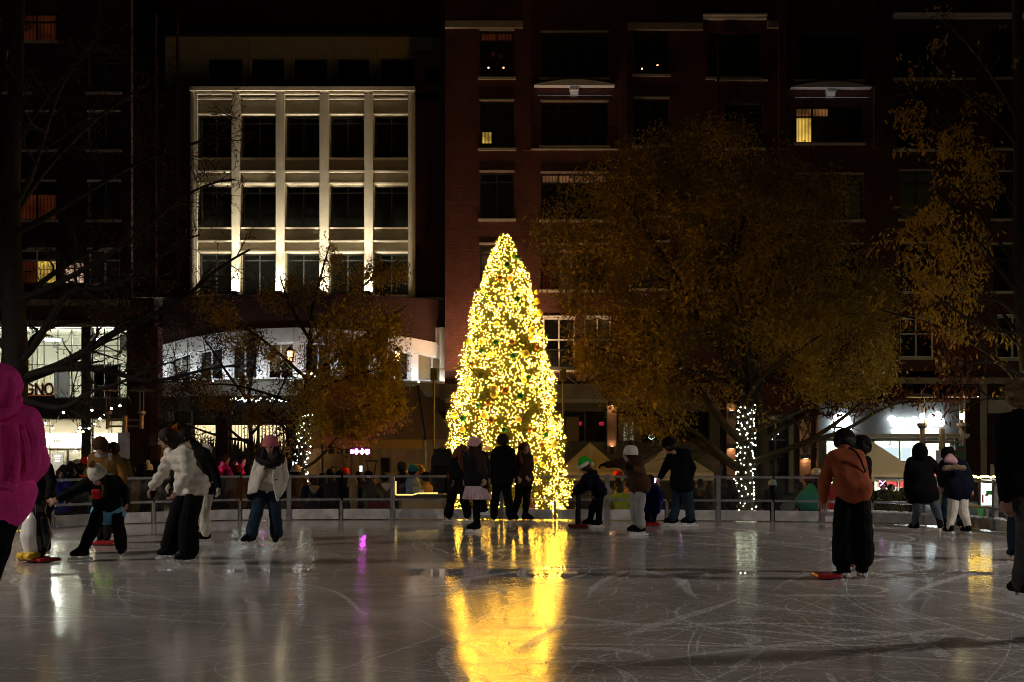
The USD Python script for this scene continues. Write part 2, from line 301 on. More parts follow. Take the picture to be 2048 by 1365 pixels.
ys = [-150, -20, 10, 24, 26, 30, 36, 42, 52, 70, 400]; xs = np.linspace(-260, 260, 27)
gv = [(x, y, gz(y)) for y in ys for x in xs]; n = len(xs)
g.add(gv, [(i * n + j, i * n + j + 1, (i + 1) * n + j + 1, (i + 1) * n + j) for i in range(len(ys) - 1) for j in range(n - 1)])
obj('ground', g, 'paving', kind='structure')
slab = trimesh.creation.extrude_polygon(Polygon(rim).buffer(0.16), 0.12, engine='earcut'); slab.apply_translation((0, 0, -0.125))
obj('rink_ice', slab, 'ice', kind='structure')
base = trimesh.creation.extrude_polygon(Polygon(rim).buffer(0.30), 0.9, engine='earcut'); base.apply_translation((0, 0, -1.03))
obj('rink_platform', base, 'frame_dark', kind='structure')

# white skate marks: thin arcs of shaved ice
mk = MB(); r = random.Random(5)
def ribbon(pts, w, z):
    p = np.asarray(pts); t = np.gradient(p, axis=0); t /= np.linalg.norm(t, axis=1, keepdims=True) + 1e-9
    nn = np.stack([-t[:, 1], t[:, 0]], 1); w = np.broadcast_to(w, (len(p),))[:, None] / 2
    a, b = p - nn * w, p + nn * w; m = len(p)
    v = np.vstack([np.column_stack([a, np.full(m, z)]), np.column_stack([b, np.full(m, z)])])
    i = np.arange(m - 1); mk.add(v, np.stack([i, i + 1, m + i + 1, m + i], 1))
inner = Polygon(rim).buffer(-0.3)
zz = 0.0012
for k in range(1500):
    y = 6.2 + 18.5 * r.random() ** 1.5; half = (y * 0.37 + 1)
    x = r.uniform(-half, half) if r.random() < 0.3 else r.uniform(-0.15 * half, half)
    rad = r.choice([0.35, 0.8, 1.6, 3, 6, 12]) * r.uniform(0.7, 1.3); a0 = r.uniform(0, 6.28); ln = r.uniform(0.5, 4.0)
    k0, k1 = r.choice([-1, 1]) / rad, r.choice([-1, 1, 1]) / (rad * r.uniform(.5, 6)); st_ = min(ln, 3 * rad) / 22
    hd = a0 + np.cumsum(np.linspace(k0, k1, 23) * st_); pts = np.array([x, y]) + np.cumsum(st_ * np.stack([np.cos(hd), np.sin(hd)], 1), 0)
    w = r.choice([0.004, 0.005, 0.006, 0.008, 0.010, 0.015, 0.024]) * np.sin(np.linspace(0.25, 2.9, 23))
    if r.random() < (0.10 if x > 0 else 0.03): w = r.uniform(0.04, 0.16) * np.sin(np.linspace(0.1, 2.2, 23))
    if inner.contains(shapely.LineString(pts)): ribbon(pts, w, zz); zz += 0.000004
obj('skate_marks', mk, 'skate_mark', kind='stuff', label='white scratches and shaved ice left by skates across the rink', cat='skate marks')
pts = []
for k in range(420):
    y = 6.0 + 17 * r.random() ** 1.6; x = r.uniform(-.1, 1) * (y * 0.36) + r.gauss(0, .3)
    if inner.contains(Point(x, y)): pts.append((x, y, 0.002))
obj('snow_crumbs', many(pts, [r.choice([.002, .003, .003, .004, .005, .008]) for _ in pts]), 'snow', kind='stuff', label='small crumbs of snow scattered on the ice', cat='snow')

# fence round the rink: posts, rails, glass panels and white kick boards, each a part
fence = thing('rink_fence', 'low grey metal fence with clear panels and pale kick boards round the ice rink', 'fence')
ZT, ZM, ZK = 0.81, 0.37, 0.195
def seg_box(mb, a, b, w, z0, z1):
    a, b = np.array(a), np.array(b); t = b - a; t = t / np.linalg.norm(t); nn = np.array([-t[1], t[0]]) * w / 2
    c = [a - nn, b - nn, b + nn, a + nn]; v = [(*q, z) for z in (z0, z1) for q in c]
    mb.add(v, [(3, 2, 1, 0), (4, 5, 6, 7), (0, 1, 5, 4), (1, 2, 6, 5), (2, 3, 7, 6), (3, 0, 4, 7)])
allp = [*map(np.array, FC)] + curve + [*map(np.array, right)]
fine = []
for a, b in zip(allp, allp[1:]):
    k = max(1, round(np.linalg.norm(np.array(b) - a) / 2.2)); fine += [np.array(a) + (np.array(b) - a) * i / k for i in range(k)]
fine.append(allp[-1])
for i, p in enumerate(fine):
    big = i % 2 == 0; w = 0.075 if big else 0.045
    q = fine[min(i + 1, len(fine) - 1)] - fine[max(i - 1, 0)]; q = q / np.linalg.norm(q) * w / 2
    m = MB(); seg_box(m, p - q, p + q, w, 0.001, ZT + 0.012 if big else ZM - 0.022)
    if big: m.box(p[0] - .06, p[0] + .06, p[1] - .06, p[1] + .06, 0.0005, 0.02); seg_box(m, p - q * .5 + (0, 0), p + q * .5, w + .03, .3, .345)
    obj('post', m, 'fence_metal', fence)
for i in range(0, len(fine) - 2, 2):
    A, B = fine[i], fine[i + 2]; mid = fine[i + 1]
    tr, mr = MB(), MB()
    for a, b in ((A, mid), (mid, B)):
        t = (b - a) / np.linalg.norm(b - a)
        seg_box(tr, a + t * .04, b - t * .001, 0.045, ZT - 0.04, ZT)
        seg_box(mr, a + t * .04, b - t * .001, 0.035, ZM - 0.02, ZM + 0.018)
        kb = MB(); seg_box(kb, a + t * .045, b - t * .045, 0.03, 0.012, ZK)
        obj('kick_board', kb, 'kickboard', fence)
        gl = MB(); seg_box(gl, a + t * .045, b - t * .045, 0.008, ZM + 0.02, ZT - 0.042); seg_box(gl, a + t * .045, b - t * .045, 0.008, ZK + 0.003, ZM - 0.022)
        obj('clear_panel', gl, 'fence_glass', fence)
    obj('top_rail', tr, 'fence_metal', fence); obj('middle_rail', mr, 'fence_metal', fence)
# snow swept against the boards on the right
sn = MB()
for px in np.arange(1660, 2010, 2.2):
    q = fpt(px); rr = r.uniform(0.02, 0.055); sn.ball((q[0] + r.uniform(-.03, .03), q[1] - 0.03 + r.uniform(-.03, .02), ZK + 0.002 + r.uniform(-.01, .01)), rr, 1, (1.3, .8, .55))
obj('snow_ridge', sn, 'snow', kind='stuff', label='ridge of snow lying along the top of the right kick boards', cat='snow')

# ------------------------------------------------------------------ buildings
def window(parent, x0, x1, y0, y1, d, nx=2, rows=(), fr='frame_dark', rec=0.16, fw=3.0, sill='stone_pale', lintel=None, back=None, backs=None, cut=None, sillpx=5):
    """a window in an opening: frame, panes, sill; rows: fractions of the height (from the top) where a horizontal bar runs"""
    a, b = W(x0, y1, d), W(x1, y0, d); k = d / F; w = fw * k; y = d + rec
    fm = MB(); fm.box(a[0], a[0] + w, y, y + .07, a[2], b[2]); fm.box(b[0] - w, b[0], y, y + .07, a[2], b[2])
    fm.box(a[0] + w, b[0] - w, y, y + .07, b[2] - w, b[2]); fm.box(a[0] + w, b[0] - w, y, y + .07, a[2], a[2] + w)
    X = np.linspace(a[0] + w / 2, b[0] - w / 2, nx + 1); Z = [b[2] - w / 2] + [b[2] - f * (b[2] - a[2]) for f in rows] + [a[2] + w / 2]
    for x in X[1:-1]: fm.box(x - w / 2, x + w / 2, y + .004, y + .066, a[2] + w, b[2] - w)
    for z in Z[1:-1]:
        for i in range(nx): fm.box(X[i] + w / 2, X[i + 1] - w / 2, y + .008, y + .062, z - w / 2, z + w / 2)
    win = obj('window', fm, fr, parent)
    for i in range(nx):
        for j in range(len(Z) - 1):
            obj('pane', MB().box(X[i] + w / 2, X[i + 1] - w / 2, y + .03, y + .038, Z[j + 1] + w / 2, Z[j] - w / 2), 'glass', win)
            if backs and (i, j) in backs:
                bm = backs[(i, j)]
                obj('blind' if not bm.startswith('window') else 'lit_curtain', MB().box(X[i] + w / 2, X[i + 1] - w / 2, y + .12, y + .13, Z[j + 1] + w / 2, Z[j] - w / 2), bm, win)
            elif back: obj('blind', MB().box(X[i] + w / 2, X[i + 1] - w / 2, y + .12, y + .13, Z[j + 1] + w / 2, Z[j] - w / 2), back, win)
    if sill: obj('sill', MB().box(a[0] - 4 * k, b[0] + 4 * k, d - .10, y - .002, a[2] - sillpx * k, a[2] - .003), sill, win)
    if lintel: obj('lintel', MB().box(a[0] - 1 * k, b[0] + 1 * k, d - .06, d - .002, b[2] + .002, b[2] + 4 * k), lintel, win)
    return win

def wall(parent, name, x0, x1, y0, y1, d, openings, m, t=0.35):
    P = pp(x0, x1, y0, y1, d)
    for o in openings: P = P.difference(pp(*o, d))
    return obj(name, MB().xz(P, d, t), m, parent)

# --- centre: brick apartment house with shops below
DC = 60.0
ctr = thing('brick_apartment_house', 'tall dark red brick apartment house behind the Christmas tree with mostly unlit windows', 'apartment building')
TOP = -260
wins = []   # x0,x1,y0,y1,nx,rows,kw
for (y0, y1) in ((62, 155), (203, 297), (345, 438), (490, 583)):
    wins.append((960, 1028, y0, y1, 2, (.2,), {}))
    wins.append((1268, 1338, y0 - 5, y1 - 6, 2, (.2,), {}))
    if y0 > 300: wins.append((1800, 1868, y0 - 2, y1, 2, (.25,), {}))
    else: wins.append((1790, 1865, y0 - 2, y1 + 2, 2, (.2,), {}))
    wins.append((1985, 2060, y0, y1, 2, (.3,), {}))
    wins.append((2110, 2190, y0, y1, 2, (.3,), {}))
wins += [(1082, 1216, 66, 156, 4, (.25,), {}), (1082, 1216, 205, 292, 4, (.2,), {}), (1082, 1216, 347, 440, 4, (.2,), {'backs': {(i, 0): 'window_dim' for i in range(4)}}),
         (1082, 1216, 490, 580, 4, (.2,), {'backs': {(0, 0): 'window_dim', (1, 0): 'window_dim', (0, 1): 'window_red', (1, 1): 'window_dim'}}),
         (1086, 1150, 636, 740, 2, (.42,), {'fr': 'frame_white', 'lintel': 'white_paint'}), (1168, 1222, 636, 740, 2, (.42,), {'fr': 'frame_white', 'lintel': 'white_paint'}),
         (1592, 1726, 213, 286, 4, (.27,), {'backs': {(0, 0): 'window_orange', (1, 0): 'window_orange', (0, 1): 'window_amber'}}),
         (1592, 1726, 70, 160, 4, (.25,), {}), (1592, 1726, 350, 440, 4, (.2,), {}), (1592, 1726, 490, 580, 4, (.2,), {}),
         (1415, 1520, 66, 155, 3, (.25,), {}), (1450, 1525, 208, 296, 2, (.2,), {}), (1415, 1520, 490, 580, 3, (.25,), {}),
         (1600, 1650, 636, 715, 2, (.4,), {'fr': 'frame_white'}), (1800, 1868, 636, 715, 2, (.4,), {'fr': 'frame_white'}), (1995, 2060, 633, 717, 2, (.4,), {'fr': 'frame_white', 'lintel': 'white_paint'}), (960, 1028, 640, 735, 2, (.3,), {})]
wall(ctr, 'wall', 890, 2300, TOP, 742, DC, [w[:4] for w in wins], 'brick_red')
for (x0, x1, y0, y1, nx, rows, kw) in wins:
    if x0 == 960 and y0 == 62: kw = {'backs': {(0, 0): 'window_red', (1, 0): 'window_red'}}
    if x0 == 960 and y0 == 203: kw = {'rows_': 1}
    kw = {k: v for k, v in kw.items() if k != 'rows_'}
    kw.setdefault('lintel', 'stone_pale' if y1 > 330 or x0 < 1300 else None)
    window(ctr, x0, x1, y0, y1, DC, nx, rows, back=None if kw.get('backs') else ('blind' if (x0 + y0) % 3 == 1 and y0 > 320 else None), **kw)
# lit amber blind low in the second row window, with candles and lamps in the upper windows
obj('lit_curtain', MB().pbox(965, 983, 265, 287, DC + .3, .01), 'window_amber', ctr)
for (px, py) in ((977, 136), (1007, 136), (1284, 138), (1315, 131)): obj('candle', MB().ball(W(px, py, DC + .4), .035, 1), 'candle', ctr)
for (px, py) in ((986, 110), (1002, 114)): obj('paper_lantern', MB().ball(W(px, py, DC + .5), .09, 1), 'window_red', ctr)
obj('table_lamp', MB().ball(W(1603, 262, DC + .4), .20, 2, (1, .5, 1.7)), 'candle', ctr) if False else None
obj('lit_curtain', MB().pbox(1594, 1612, 240, 284, DC + .26, .01), 'window_amber', ctr)
obj('hallway_light', MB().pbox(1101, 1110, 536, 566, DC + .35, .01), 'window_amber', ctr)
obj('interior_wall', MB().pbox(880, 2320, TOP, 742, DC + 1.5, .1), 'room_dark', ctr)
# brick piers that frame the bays, cornice bands
for (x0, x1) in ((1046, 1062), (1238, 1254), (1556, 1572), (1746, 1762)):
    obj('pier', MB().pbox(x0, x1, TOP, 303 if x0 < 1500 else 300, DC, .22, .22), 'brick_red', ctr)
for (x0, x1, y) in ((890, 1046, 44), (1254, 1405, 48), (1534, 1556, 44)):
    obj('cornice', MB().pbox(x0, x1, y, y + 14, DC, .18, .18), 'stone_beige', ctr)
for (x0, x1, y) in ((1405, 1532, 32), (1785, 2300, 30)):
    c = MB(); c.pbox(x0, x1, y, y + 3, DC, .34, .34); c.pbox(x0, x1, y + 3.5, y + 9, DC, .22, .22); obj('cornice', c, 'white_paint', ctr)
for (x0, x1, y) in ((1430, 1535, 160), (1785, 1950, 157), (1062, 1238, 298)):
    obj('string_course', MB().pbox(x0, x1, y, y + 3, DC, .12, .12), 'stone_pale', ctr)
def eyebrow(xc, hw, y):
    a = MB(); k = DC / F; c = W(xc, y, DC); hwm = hw * k; n = 24
    top = [(c[0] + hwm * u, c[2] + (1 - u * u) * 10 * k) for u in np.linspace(-1, 1, n)]
    poly = Polygon([(c[0] - hwm, c[2] - 1.5 * k), (c[0] + hwm, c[2] - 1.5 * k)] + top[::-1])
    a.xz(poly, DC - .5, .5)
    e = obj('arched_hood', a, 'white_paint', ctr)
    b = MB(); b.pbox(xc - 9, xc + 9, y + 2, y + 10, DC, .42, .42); b.pbox(xc - 8, xc + 8, y + 10.3, y + 17, DC, .3, .3); b.pbox(xc - 8, xc + 8, y + 17.3, y + 20, DC, .2, .2)
    obj('corbel', b, 'white_paint', e)
    # a slim up-light bar under the hood
    l = MB(); l.pbox(xc - hw + 8, xc + hw - 8, y + 22, y + 24, DC, .06, .5)
    obj('light_housing', l, 'black_metal', e)
    m = MB(); z = W(xc, y + 22, DC)[2] + .003; m.quad((c[0] - hwm * .9, DC - .49, z), (c[0] + hwm * .9, DC - .49, z), (c[0] + hwm * .9, DC - .455, z), (c[0] - hwm * .9, DC - .455, z))
    obj('light_strip', m, 'hood_light', e)
emis('hood_light', (0.95, 0.96, 1.0), 3.0)
eyebrow(1148, 80, 175); eyebrow(1659, 80, 179)
dp = MB(); dp.tube([W(1436, 80, DC - .12), W(1436, 235, DC - .12)], .05, 8); dp.pbox(1430, 1442, 78, 90, DC, .2, .25); obj('drain_pipe', dp, 'brick_dark', ctr)
dp = MB(); dp.tube([W(1929, 150, DC - .12), W(1929, 745, DC - .12)], .05, 8); obj('drain_pipe', dp, 'brick_dark', ctr)
# balcony rail before the white french doors
bl = MB(); bl.pbox(1084, 1226, 700, 702, DC, .04, .45); bl.pbox(1084, 1226, 735, 737, DC, .04, .45)
for px in np.arange(1085, 1226, 3.4): bl.pbox(px, px + .7, 702, 735, DC, .02, .44)
bl.pbox(1084, 1226, 737, 741, DC, .45, .45); obj('balcony_rail', bl, 'black_metal', ctr)
# shop level
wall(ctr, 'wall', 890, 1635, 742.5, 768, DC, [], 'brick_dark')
obj('sign_band', MB().pbox(890, 1420, 768.5, 798, DC, .3, .12), 'stone_beige', ctr)
obj('cornice', MB().pbox(890, 1420, 798.5, 806, DC, .3, .2), 'stone_pale', ctr)
obj('wall_vent', MB().pbox(1153, 1171, 750, 762, DC, .05, .06), 'copper_panel', ctr)
for px in (925, 985, 1045, 1100):
    q = W(px, 768, DC); f_ = obj('wall_washer', MB().box(q[0] - .16, q[0] + .16, DC - 1.5, DC - 1.2, q[2], q[2] + .14).tube([(q[0], DC - 1.2, q[2] + .05), (q[0], DC - .1, q[2] + .0)], .03, 5), 'black_metal', ctr)
    obj('lamp_glass', MB().quad((q[0] - .13, DC - 1.47, q[2] + .145), (q[0] + .13, DC - 1.47, q[2] + .145), (q[0] + .13, DC - 1.23, q[2] + .145), (q[0] - .13, DC - 1.23, q[2] + .145)), 'ledge_lamp', f_)
shop = [(1128, 1212, 822, 885), (1234, 1420, 822, 885), (900, 1100, 822, 885)]
wall(ctr, 'shop_wall', 890, 1440, 806.5, 1000, DC + .06, shop, 'brick_cream')
for s in shop: window(ctr, *s, DC + .06, 2 if s[0] == 1128 else 4, (), fw=2.2, sill='frame_dark', sillpx=2)
for (a, b) in ((1128, 1158), (1234, 1282)): obj('roller_blind', MB().pbox(a + 3, b, 833 if a > 1200 else 834, 883, DC + .4, .01), 'shade_tan', ctr)
for (px, w) in ((1160, 6), (1203, 9), (1337, 9)):
    t = text_front('EXIT', px - w / 2, 851, 6.5, DC + .8, .02, True, w); obj('exit_sign', t, 'sign_red', ctr)
obj('neon_sign', MB().tube([W(1303 + 5 * math.cos(a) * (1 + .3 * math.sin(5 * a)), 874 + 5 * math.sin(a), DC + .5) for a in np.linspace(0, 6.2, 24)], .012, 5), 'screen', ctr)
def pilaster(x0, x1, y0, y1, upy=None, dny=None, lit=True):
    p = thing_part = obj('pilaster', MB().pbox(x0, x1, y0, y0 + 1, DC, .1, .16), 'copper_panel', ctr)
    for q in np.arange(y0 + 1, y1, 24.0): obj('metal_panel', MB().pbox(x0, x1, q + .3, min(q + 24, y1) - .3, DC, .1, .16), 'copper_panel', p)
    xc = (x0 + x1) / 2
    if upy:
        s = MB(); s.pbox(xc - 3.5, xc + 3.5, upy, upy + 16, DC, .10, .34); s.pbox(xc - 6, xc + 6, upy + 3, upy + 5, DC, .04, .36); sc = obj('wall_lamp', s, 'black_metal', ctr)
        z = W(xc, upy, DC)[2] + .004; x = W(xc, 0, DC)[0]; m = MB().quad((x - .06, DC - .33, z), (x + .06, DC - .33, z), (x + .06, DC - .25, z), (x - .06, DC - .25, z)); obj('lamp_glass', m, 'sconce', sc)
    if dny:
        s = MB(); s.pbox(xc - 8, xc + 8, dny - 9, dny, DC, .12, .36); sc = obj('wall_lamp', s, 'black_metal', ctr)
        z = W(xc, dny, DC)[2] - .004; x = W(xc, 0, DC)[0]; m = MB().quad((x - .10, DC - .35, z), (x + .10, DC - .35, z), (x + .10, DC - .26, z), (x - .10, DC - .26, z)); obj('lamp_glass', m, 'sconce', sc)
pilaster(1214, 1232, 806.5, 905, upy=893, dny=812)
pilaster(1452, 1470, 806.5, 960, upy=822, dny=897)
pilaster(1598, 1620, 806.5, 975, upy=890, dny=918)
wall(ctr, 'shop_wall', 1420.5, 1635, 768.5, 1000, DC + .1, [(1476, 1592, 830, 1000), (1422, 1450, 830, 1000)], 'brick_red')
window(ctr, 1476, 1592, 830, 998, DC + .1, 3, (.3, .5), fw=3, sill=None); window(ctr, 1422, 1450, 830, 998, DC + .1, 1, (.3,), fw=2.4, sill=None)
obj('column', MB().pbox(1576, 1584, 828, 985, DC, .2, .3), 'stone_beige', ctr)
obj('interior_wall', MB().pbox(885, 1636, 768, 1000, DC + 2.2, .1), 'room_dark', ctr)
obj('interior_floor', MB().box(W(885, 0, DC)[0], W(1636, 0, DC)[0], DC + .5, DC + 2.2, -1.24, -1.18), 'room_dark', ctr)
for (px, py, rr) in ((1530, 872, .05), (1545, 880, .04), (1556, 868, .04), (1512, 877, .05)): obj('pendant_lamp', MB().ball(W(px, py, DC + 1.4), rr, 1), 'sign_white', ctr)

# --- right: the white fronted shop
sh = thing('white_shop_front', 'white stucco shop front with two glowing white signs under the right trees', 'shop')
op = [(1748, 1905, 880, 985), (1652, 1692, 880, 985)]
wall(sh, 'wall', 1635.5, 1932, 806, 1000, DC - .1, op, 'stucco')
c = MB(); c.pbox(1635, 1936, 868, 874, DC - .1, .3, .25); c.pbox(1635, 1934, 874.3, 877, DC - .1, .2, .15); obj('cornice', c, 'white_paint', sh)
obj('cornice', MB().pbox(1632, 1936, 800, 806, DC - .1, .45, .2), 'stone_beige', sh)
for (a, b) in ((1712, 1742), (1908, 1930)):
    q = obj('pilaster', MB().pbox(a, b, 878, 992, DC - .1, .12, .14), 'stucco', sh)
    obj('tile', MB().pbox(a + 6, b - 6, 886, 896, DC - .1, .02, .16), 'teal_cloth', q); obj('trim', MB().pbox(a, b, 908, 911, DC - .1, .04, .17), 'teal_cloth', q)
obj('copper_strip', MB().pbox(1632, 1636, 812, 985, DC - .1, .2, .12), 'copper_panel', sh)
window(sh, *op[0], DC - .1, 3, (.42,), fr='frame_white', fw=3.2, sill=None); window(sh, *op[1], DC - .1, 1, (.42,), fr='frame_white', fw=3.2, sill=None)
X0, X1 = W(1640, 0, DC)[0], W(1928, 0, DC)[0]; zt, zb = W(0, 878, DC)[2], -1.2
obj('back_wall', MB().box(X0, X1, DC + 5, DC + 5.1, zb, zt + .6), 'room_green', sh)
obj('side_wall', MB().box(X0 - .1, X0, DC + .3, DC + 5, zb, zt + .6), 'room_white', sh); obj('side_wall', MB().box(X1, X1 + .1, DC + .3, DC + 5, zb, zt + .6), 'room_white', sh)
obj('ceiling', MB().box(X0, X1, DC + .3, DC + 5, zt + .5, zt + .6), 'room_white', sh); obj('floor', MB().box(X0, X1, DC + .3, DC + 5, zb - .05, zb), 'room_white', sh)
for i in range(4):
    x = X0 + (i + .5) * (X1 - X0) / 4; obj('ceiling_light', MB().box(x - .45, x + .45, DC + 1, DC + 3.6, zt + .46, zt + .48), 'ceiling_cool', sh)
obj('menu_board', MB().pbox(1752, 1800, 895, 918, DC + 4.6, .06), 'menu_screen', sh); obj('menu_board', MB().pbox(1803, 1822, 895, 930, DC + 4.6, .06), 'menu_screen', sh)
obj('counter', MB().pbox(1760, 1900, 938, 975, DC + 3.4, .6), 'red_plastic', sh)
obj('pendant_lamp', MB().lathe(W(1781, 891, DC + 2), [(.02, .5), (.02, .12), (.13, 0), (.10, 0)], 10), 'black_metal', sh)
def blob(cs, y, t, m, parent, name):
    k = DC / F; u = shapely.union_all([affinity.scale(Point(W(px, py, DC)[0], W(px, py, DC)[2]).buffer(1, 12), rx * k, ry * k) for px, py, rx, ry in cs])
    return obj(name, MB().xz(u, y, t), m, parent)
sg = obj('sign_backing', MB().pbox(1778, 1882, 858.5, 859, DC - .1, .05, .12), 'frame_white', sh)
blob([(1780, 838, 8, 6), (1786, 846, 9, 9), (1798, 842, 8, 7), (1803, 850, 9, 7), (1812, 846, 6, 10)], DC - .32, .1, 'sign_white', sh, 'sign_letter')
blob([(1825, 842, 7, 9), (1836, 848, 8, 8), (1842, 843, 6, 6)], DC - .32, .1, 'sign_white', sh, 'sign_letter')
blob([(1856, 846, 7, 9), (1862, 833, 8, 6), (1872, 832, 7, 8), (1868, 846, 6, 6)], DC - .32, .1, 'sign_white', sh, 'sign_letter')
ring = Point(W(1879, 845, DC)[0], W(1879, 845, DC)[2]).buffer(6.5 * DC / F, 10).difference(Point(W(1879, 845, DC)[0], W(1879, 845, DC)[2]).buffer(3 * DC / F, 10)); obj('sign_letter', MB().xz(affinity.scale(ring, .8, 1.3), DC - .32, .1), 'sign_white', sh)
u = shapely.LineString([(W(1784, 863, DC)[0], W(0, 863, DC)[2]), (W(1874, 863, DC)[0], W(0, 863, DC)[2])]).buffer(4.8 * DC / F); obj('sign_bar', MB().xz(u, DC - .32, .1), 'sign_white', sh)
blob([(1680, 843, 18, 17), (1672, 852, 14, 12), (1690, 852, 12, 12)], DC - .32, .1, 'sign_white', sh, 'round_sign')
# --- far right block: dark piers and pale panels
rb = thing('dark_corner_block', 'dark shop base with a pale panel beside the white shop, far right', 'building')
wall(rb, 'wall', 1932.5, 2300, 742.5, 1000, DC + .02, [(1990, 2120, 835, 985)], 'brick_dark')
obj('panel', MB().pbox(1975, 2060, 800, 827, DC, .1, .1), 'stone_pale', rb); obj('column', MB().pbox(1960, 1972, 768, 985, DC, .1, .12), 'stone_beige', rb)
obj('string_course', MB().pbox(1640, 2300, 756, 768, DC, .1, .12), 'stone_beige', rb)
window(rb, 1990, 2120, 835, 983, DC, 3, (.5,), sill=None); obj('interior_wall', MB().pbox(1935, 2300, 742, 1000, DC + 2, .1), 'room_dark', rb)
obj('notice', MB().pbox(1978, 1990, 929, 952, DC, .03, .16), 'white_paint', rb)

# --- middle: white framed office house with lit pilasters, curved white shop front below
DM = 61.5
mid = thing('white_framed_building', 'brick building with a floodlit white grid of tall windows and a curved white front', 'building')
BX = [(398, 464), (484, 552), (573, 639), (661, 728), (749, 816)]
RY = [(232, 316), (372, 454), (507, 590)]
ops = [(a, b, c, d) for a, b in BX for c, d in RY]
wall(mid, 'wall', 388, 828, 178, 600, DM, ops, 'panel_taupe')
for i, o in enumerate(ops): window(mid, *o, DM, 2, (.16,), fw=2.4, rec=.22, sill=None)
for (a, b) in ((384, 397), (466, 482), (554, 571), (641, 659), (730, 747), (817, 831)):
    q = MB(); q.pbox(a, b, 186, 600, DM, .3, .30)
    p = obj('pilaster', q, 'cream_paint', mid)
    xc = (a + b) / 2; s = MB(); s.pbox(xc - 2.2, xc + 2.2, 186, 600, DM, .03, .335); obj('rib', s, 'cream_paint', p)
for (y, t, off) in ((178, 8, .42), (189, 3, .30), (198, 3, .20), (228, 3, .16), (317, 4, .16), (343, 3.5, .24), (366, 3.5, .18), (456, 3.5, .18), (482, 3.5, .24), (503, 3.5, .18)):
    for i, (a, b) in enumerate(BX if y > 190 else [(384, 831)]):
        a2, b2 = (a - 1.5, b + 1.5) if y > 190 else (a, b)
        obj('ledge', MB().pbox(a2, b2, y, y + t, DM, off, off), 'cream_paint', mid)
for xc in (474, 562.5, 650, 738.5):
    m = MB(); m.pbox(xc - 6, xc + 6, 586, 596, DM, .36, .78); u = obj('floodlight', m, 'black_metal', mid)
    c = W(xc, 586, DM); z = c[2] + .004
    obj('lamp_glass', MB().quad((c[0] - .10, DM - .70, z), (c[0] + .10, DM - .70, z), (c[0] + .10, DM - .5, z + .0), (c[0] - .10, DM - .5, z)), 'uplight', u)
    sp_ = UsdLux.SphereLight.Define(stage, f'{u.GetPath()}/beam'); sp_.AddTranslateOp().Set(Gf.Vec3d(float(c[0]), DM - .3 - .55, float(z + .03))); sp_.AddRotateXOp().Set(180 - 6.0)
    sp_.CreateRadiusAttr(.04); sp_.CreateIntensityAttr(SPOT); sp_.CreateNormalizeAttr(True); sp_.CreateColorAttr(Gf.Vec3f(1, .86, .60)); sh_ = UsdLux.ShapingAPI.Apply(sp_.GetPrim()); sh_.CreateShapingConeAngleAttr(15.0); sh_.CreateShapingConeSoftnessAttr(.9)
# set back top storey
D2 = 65.0
tops = [(418, 484, 118, 174), (504, 568, 118, 174), (589, 654, 118, 174), (675, 738, 118, 174), (761, 827, 118, 174), (849, 889, 118, 174)]
wall(mid, 'upper_wall', 330, 920, 74, 182, D2, tops, 'cream_paint')
for t in tops: window(mid, *t, D2, 2, (.2,), sill=None)
for xc in (492, 578, 664, 750, 838): obj('pilaster', MB().pbox(xc - 6, xc + 6, 80, 178, D2, .2, .25), 'cream_paint', mid)
obj('cornice', MB().pbox(326, 930, 66, 74, D2, .5, .35), 'frame_dark', mid)
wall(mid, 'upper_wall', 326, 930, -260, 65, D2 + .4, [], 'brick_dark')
rl = MB(); rl.pbox(384, 832, 159, 160, DM, .04, -.1)
for px in np.arange(386, 832, 4): rl.pbox(px, px + .8, 160, 177, DM, .03, -.1)
obj('roof_rail', rl, 'black_metal', mid)
wall(mid, 'wall', 262, 388, 182, 600, DM + .05, [], 'brick_dark'); wall(mid, 'wall', 828, 905, 100, 600, DM + .4, [(850, 885, 130, 165)], 'brick_dark')
window(mid, 850, 885, 130, 165, DM + .4, 2, (), sill=None)
for px in (312, 355): obj('down_pipe', MB().tube([W(px, 30, DM - .05), W(px, 600, DM - .05)], .06, 8), 'brick_red', mid)
obj('flat_roof', MB().box(W(262, 0, DM)[0], W(905, 0, DM)[0], DM + .4, D2 + .2, W(0, 186, DM)[2] - .2, W(0, 182, DM)[2]), 'frame_dark', mid)
obj('interior_wall', MB().pbox(240, 930, 186, 700, DM + 1.6, .1), 'room_dark', mid)
obj('cornice', MB().pbox(262, 889, 597, 612, DM, 1.0, .55), 'stone_beige', mid)
# bow front
NS, XC, HW_ = 8, -8.86, 6.15
def bow(t): return np.array([XC + HW_ * t, 61.0 - 3.2 * (1 - t * t)])
def bz(t): return 5.09 + .52 * (1 - t * t)
def pan(mb, a, b, w, z0a, z1a, z0b=None, z1b=None, off=0.0):
    a, b = np.array(a, float), np.array(b, float); t = (b - a) / np.linalg.norm(b - a); nn = np.array([-t[1], t[0]])
    z0b = z0a if z0b is None else z0b; z1b = z1a if z1b is None else z1b
    a2, b2 = a - nn * off, b - nn * off
    c = [a2, b2, b2 + nn * w, a2 + nn * w]; zz0 = [z0a, z0b, z0b, z0a]; zz1 = [z1a, z1b, z1b, z1a]
    v = [(*q, z) for q, z in zip(c, zz0)] + [(*q, z) for q, z in zip(c, zz1)]
    return mb.add(v, [(3, 2, 1, 0), (4, 5, 6, 7), (0, 1, 5, 4), (1, 2, 6, 5), (2, 3, 7, 6), (3, 0, 4, 7)])
ZC = W(0, 604, DM)[2]
T = np.linspace(-1, 1, NS + 1)
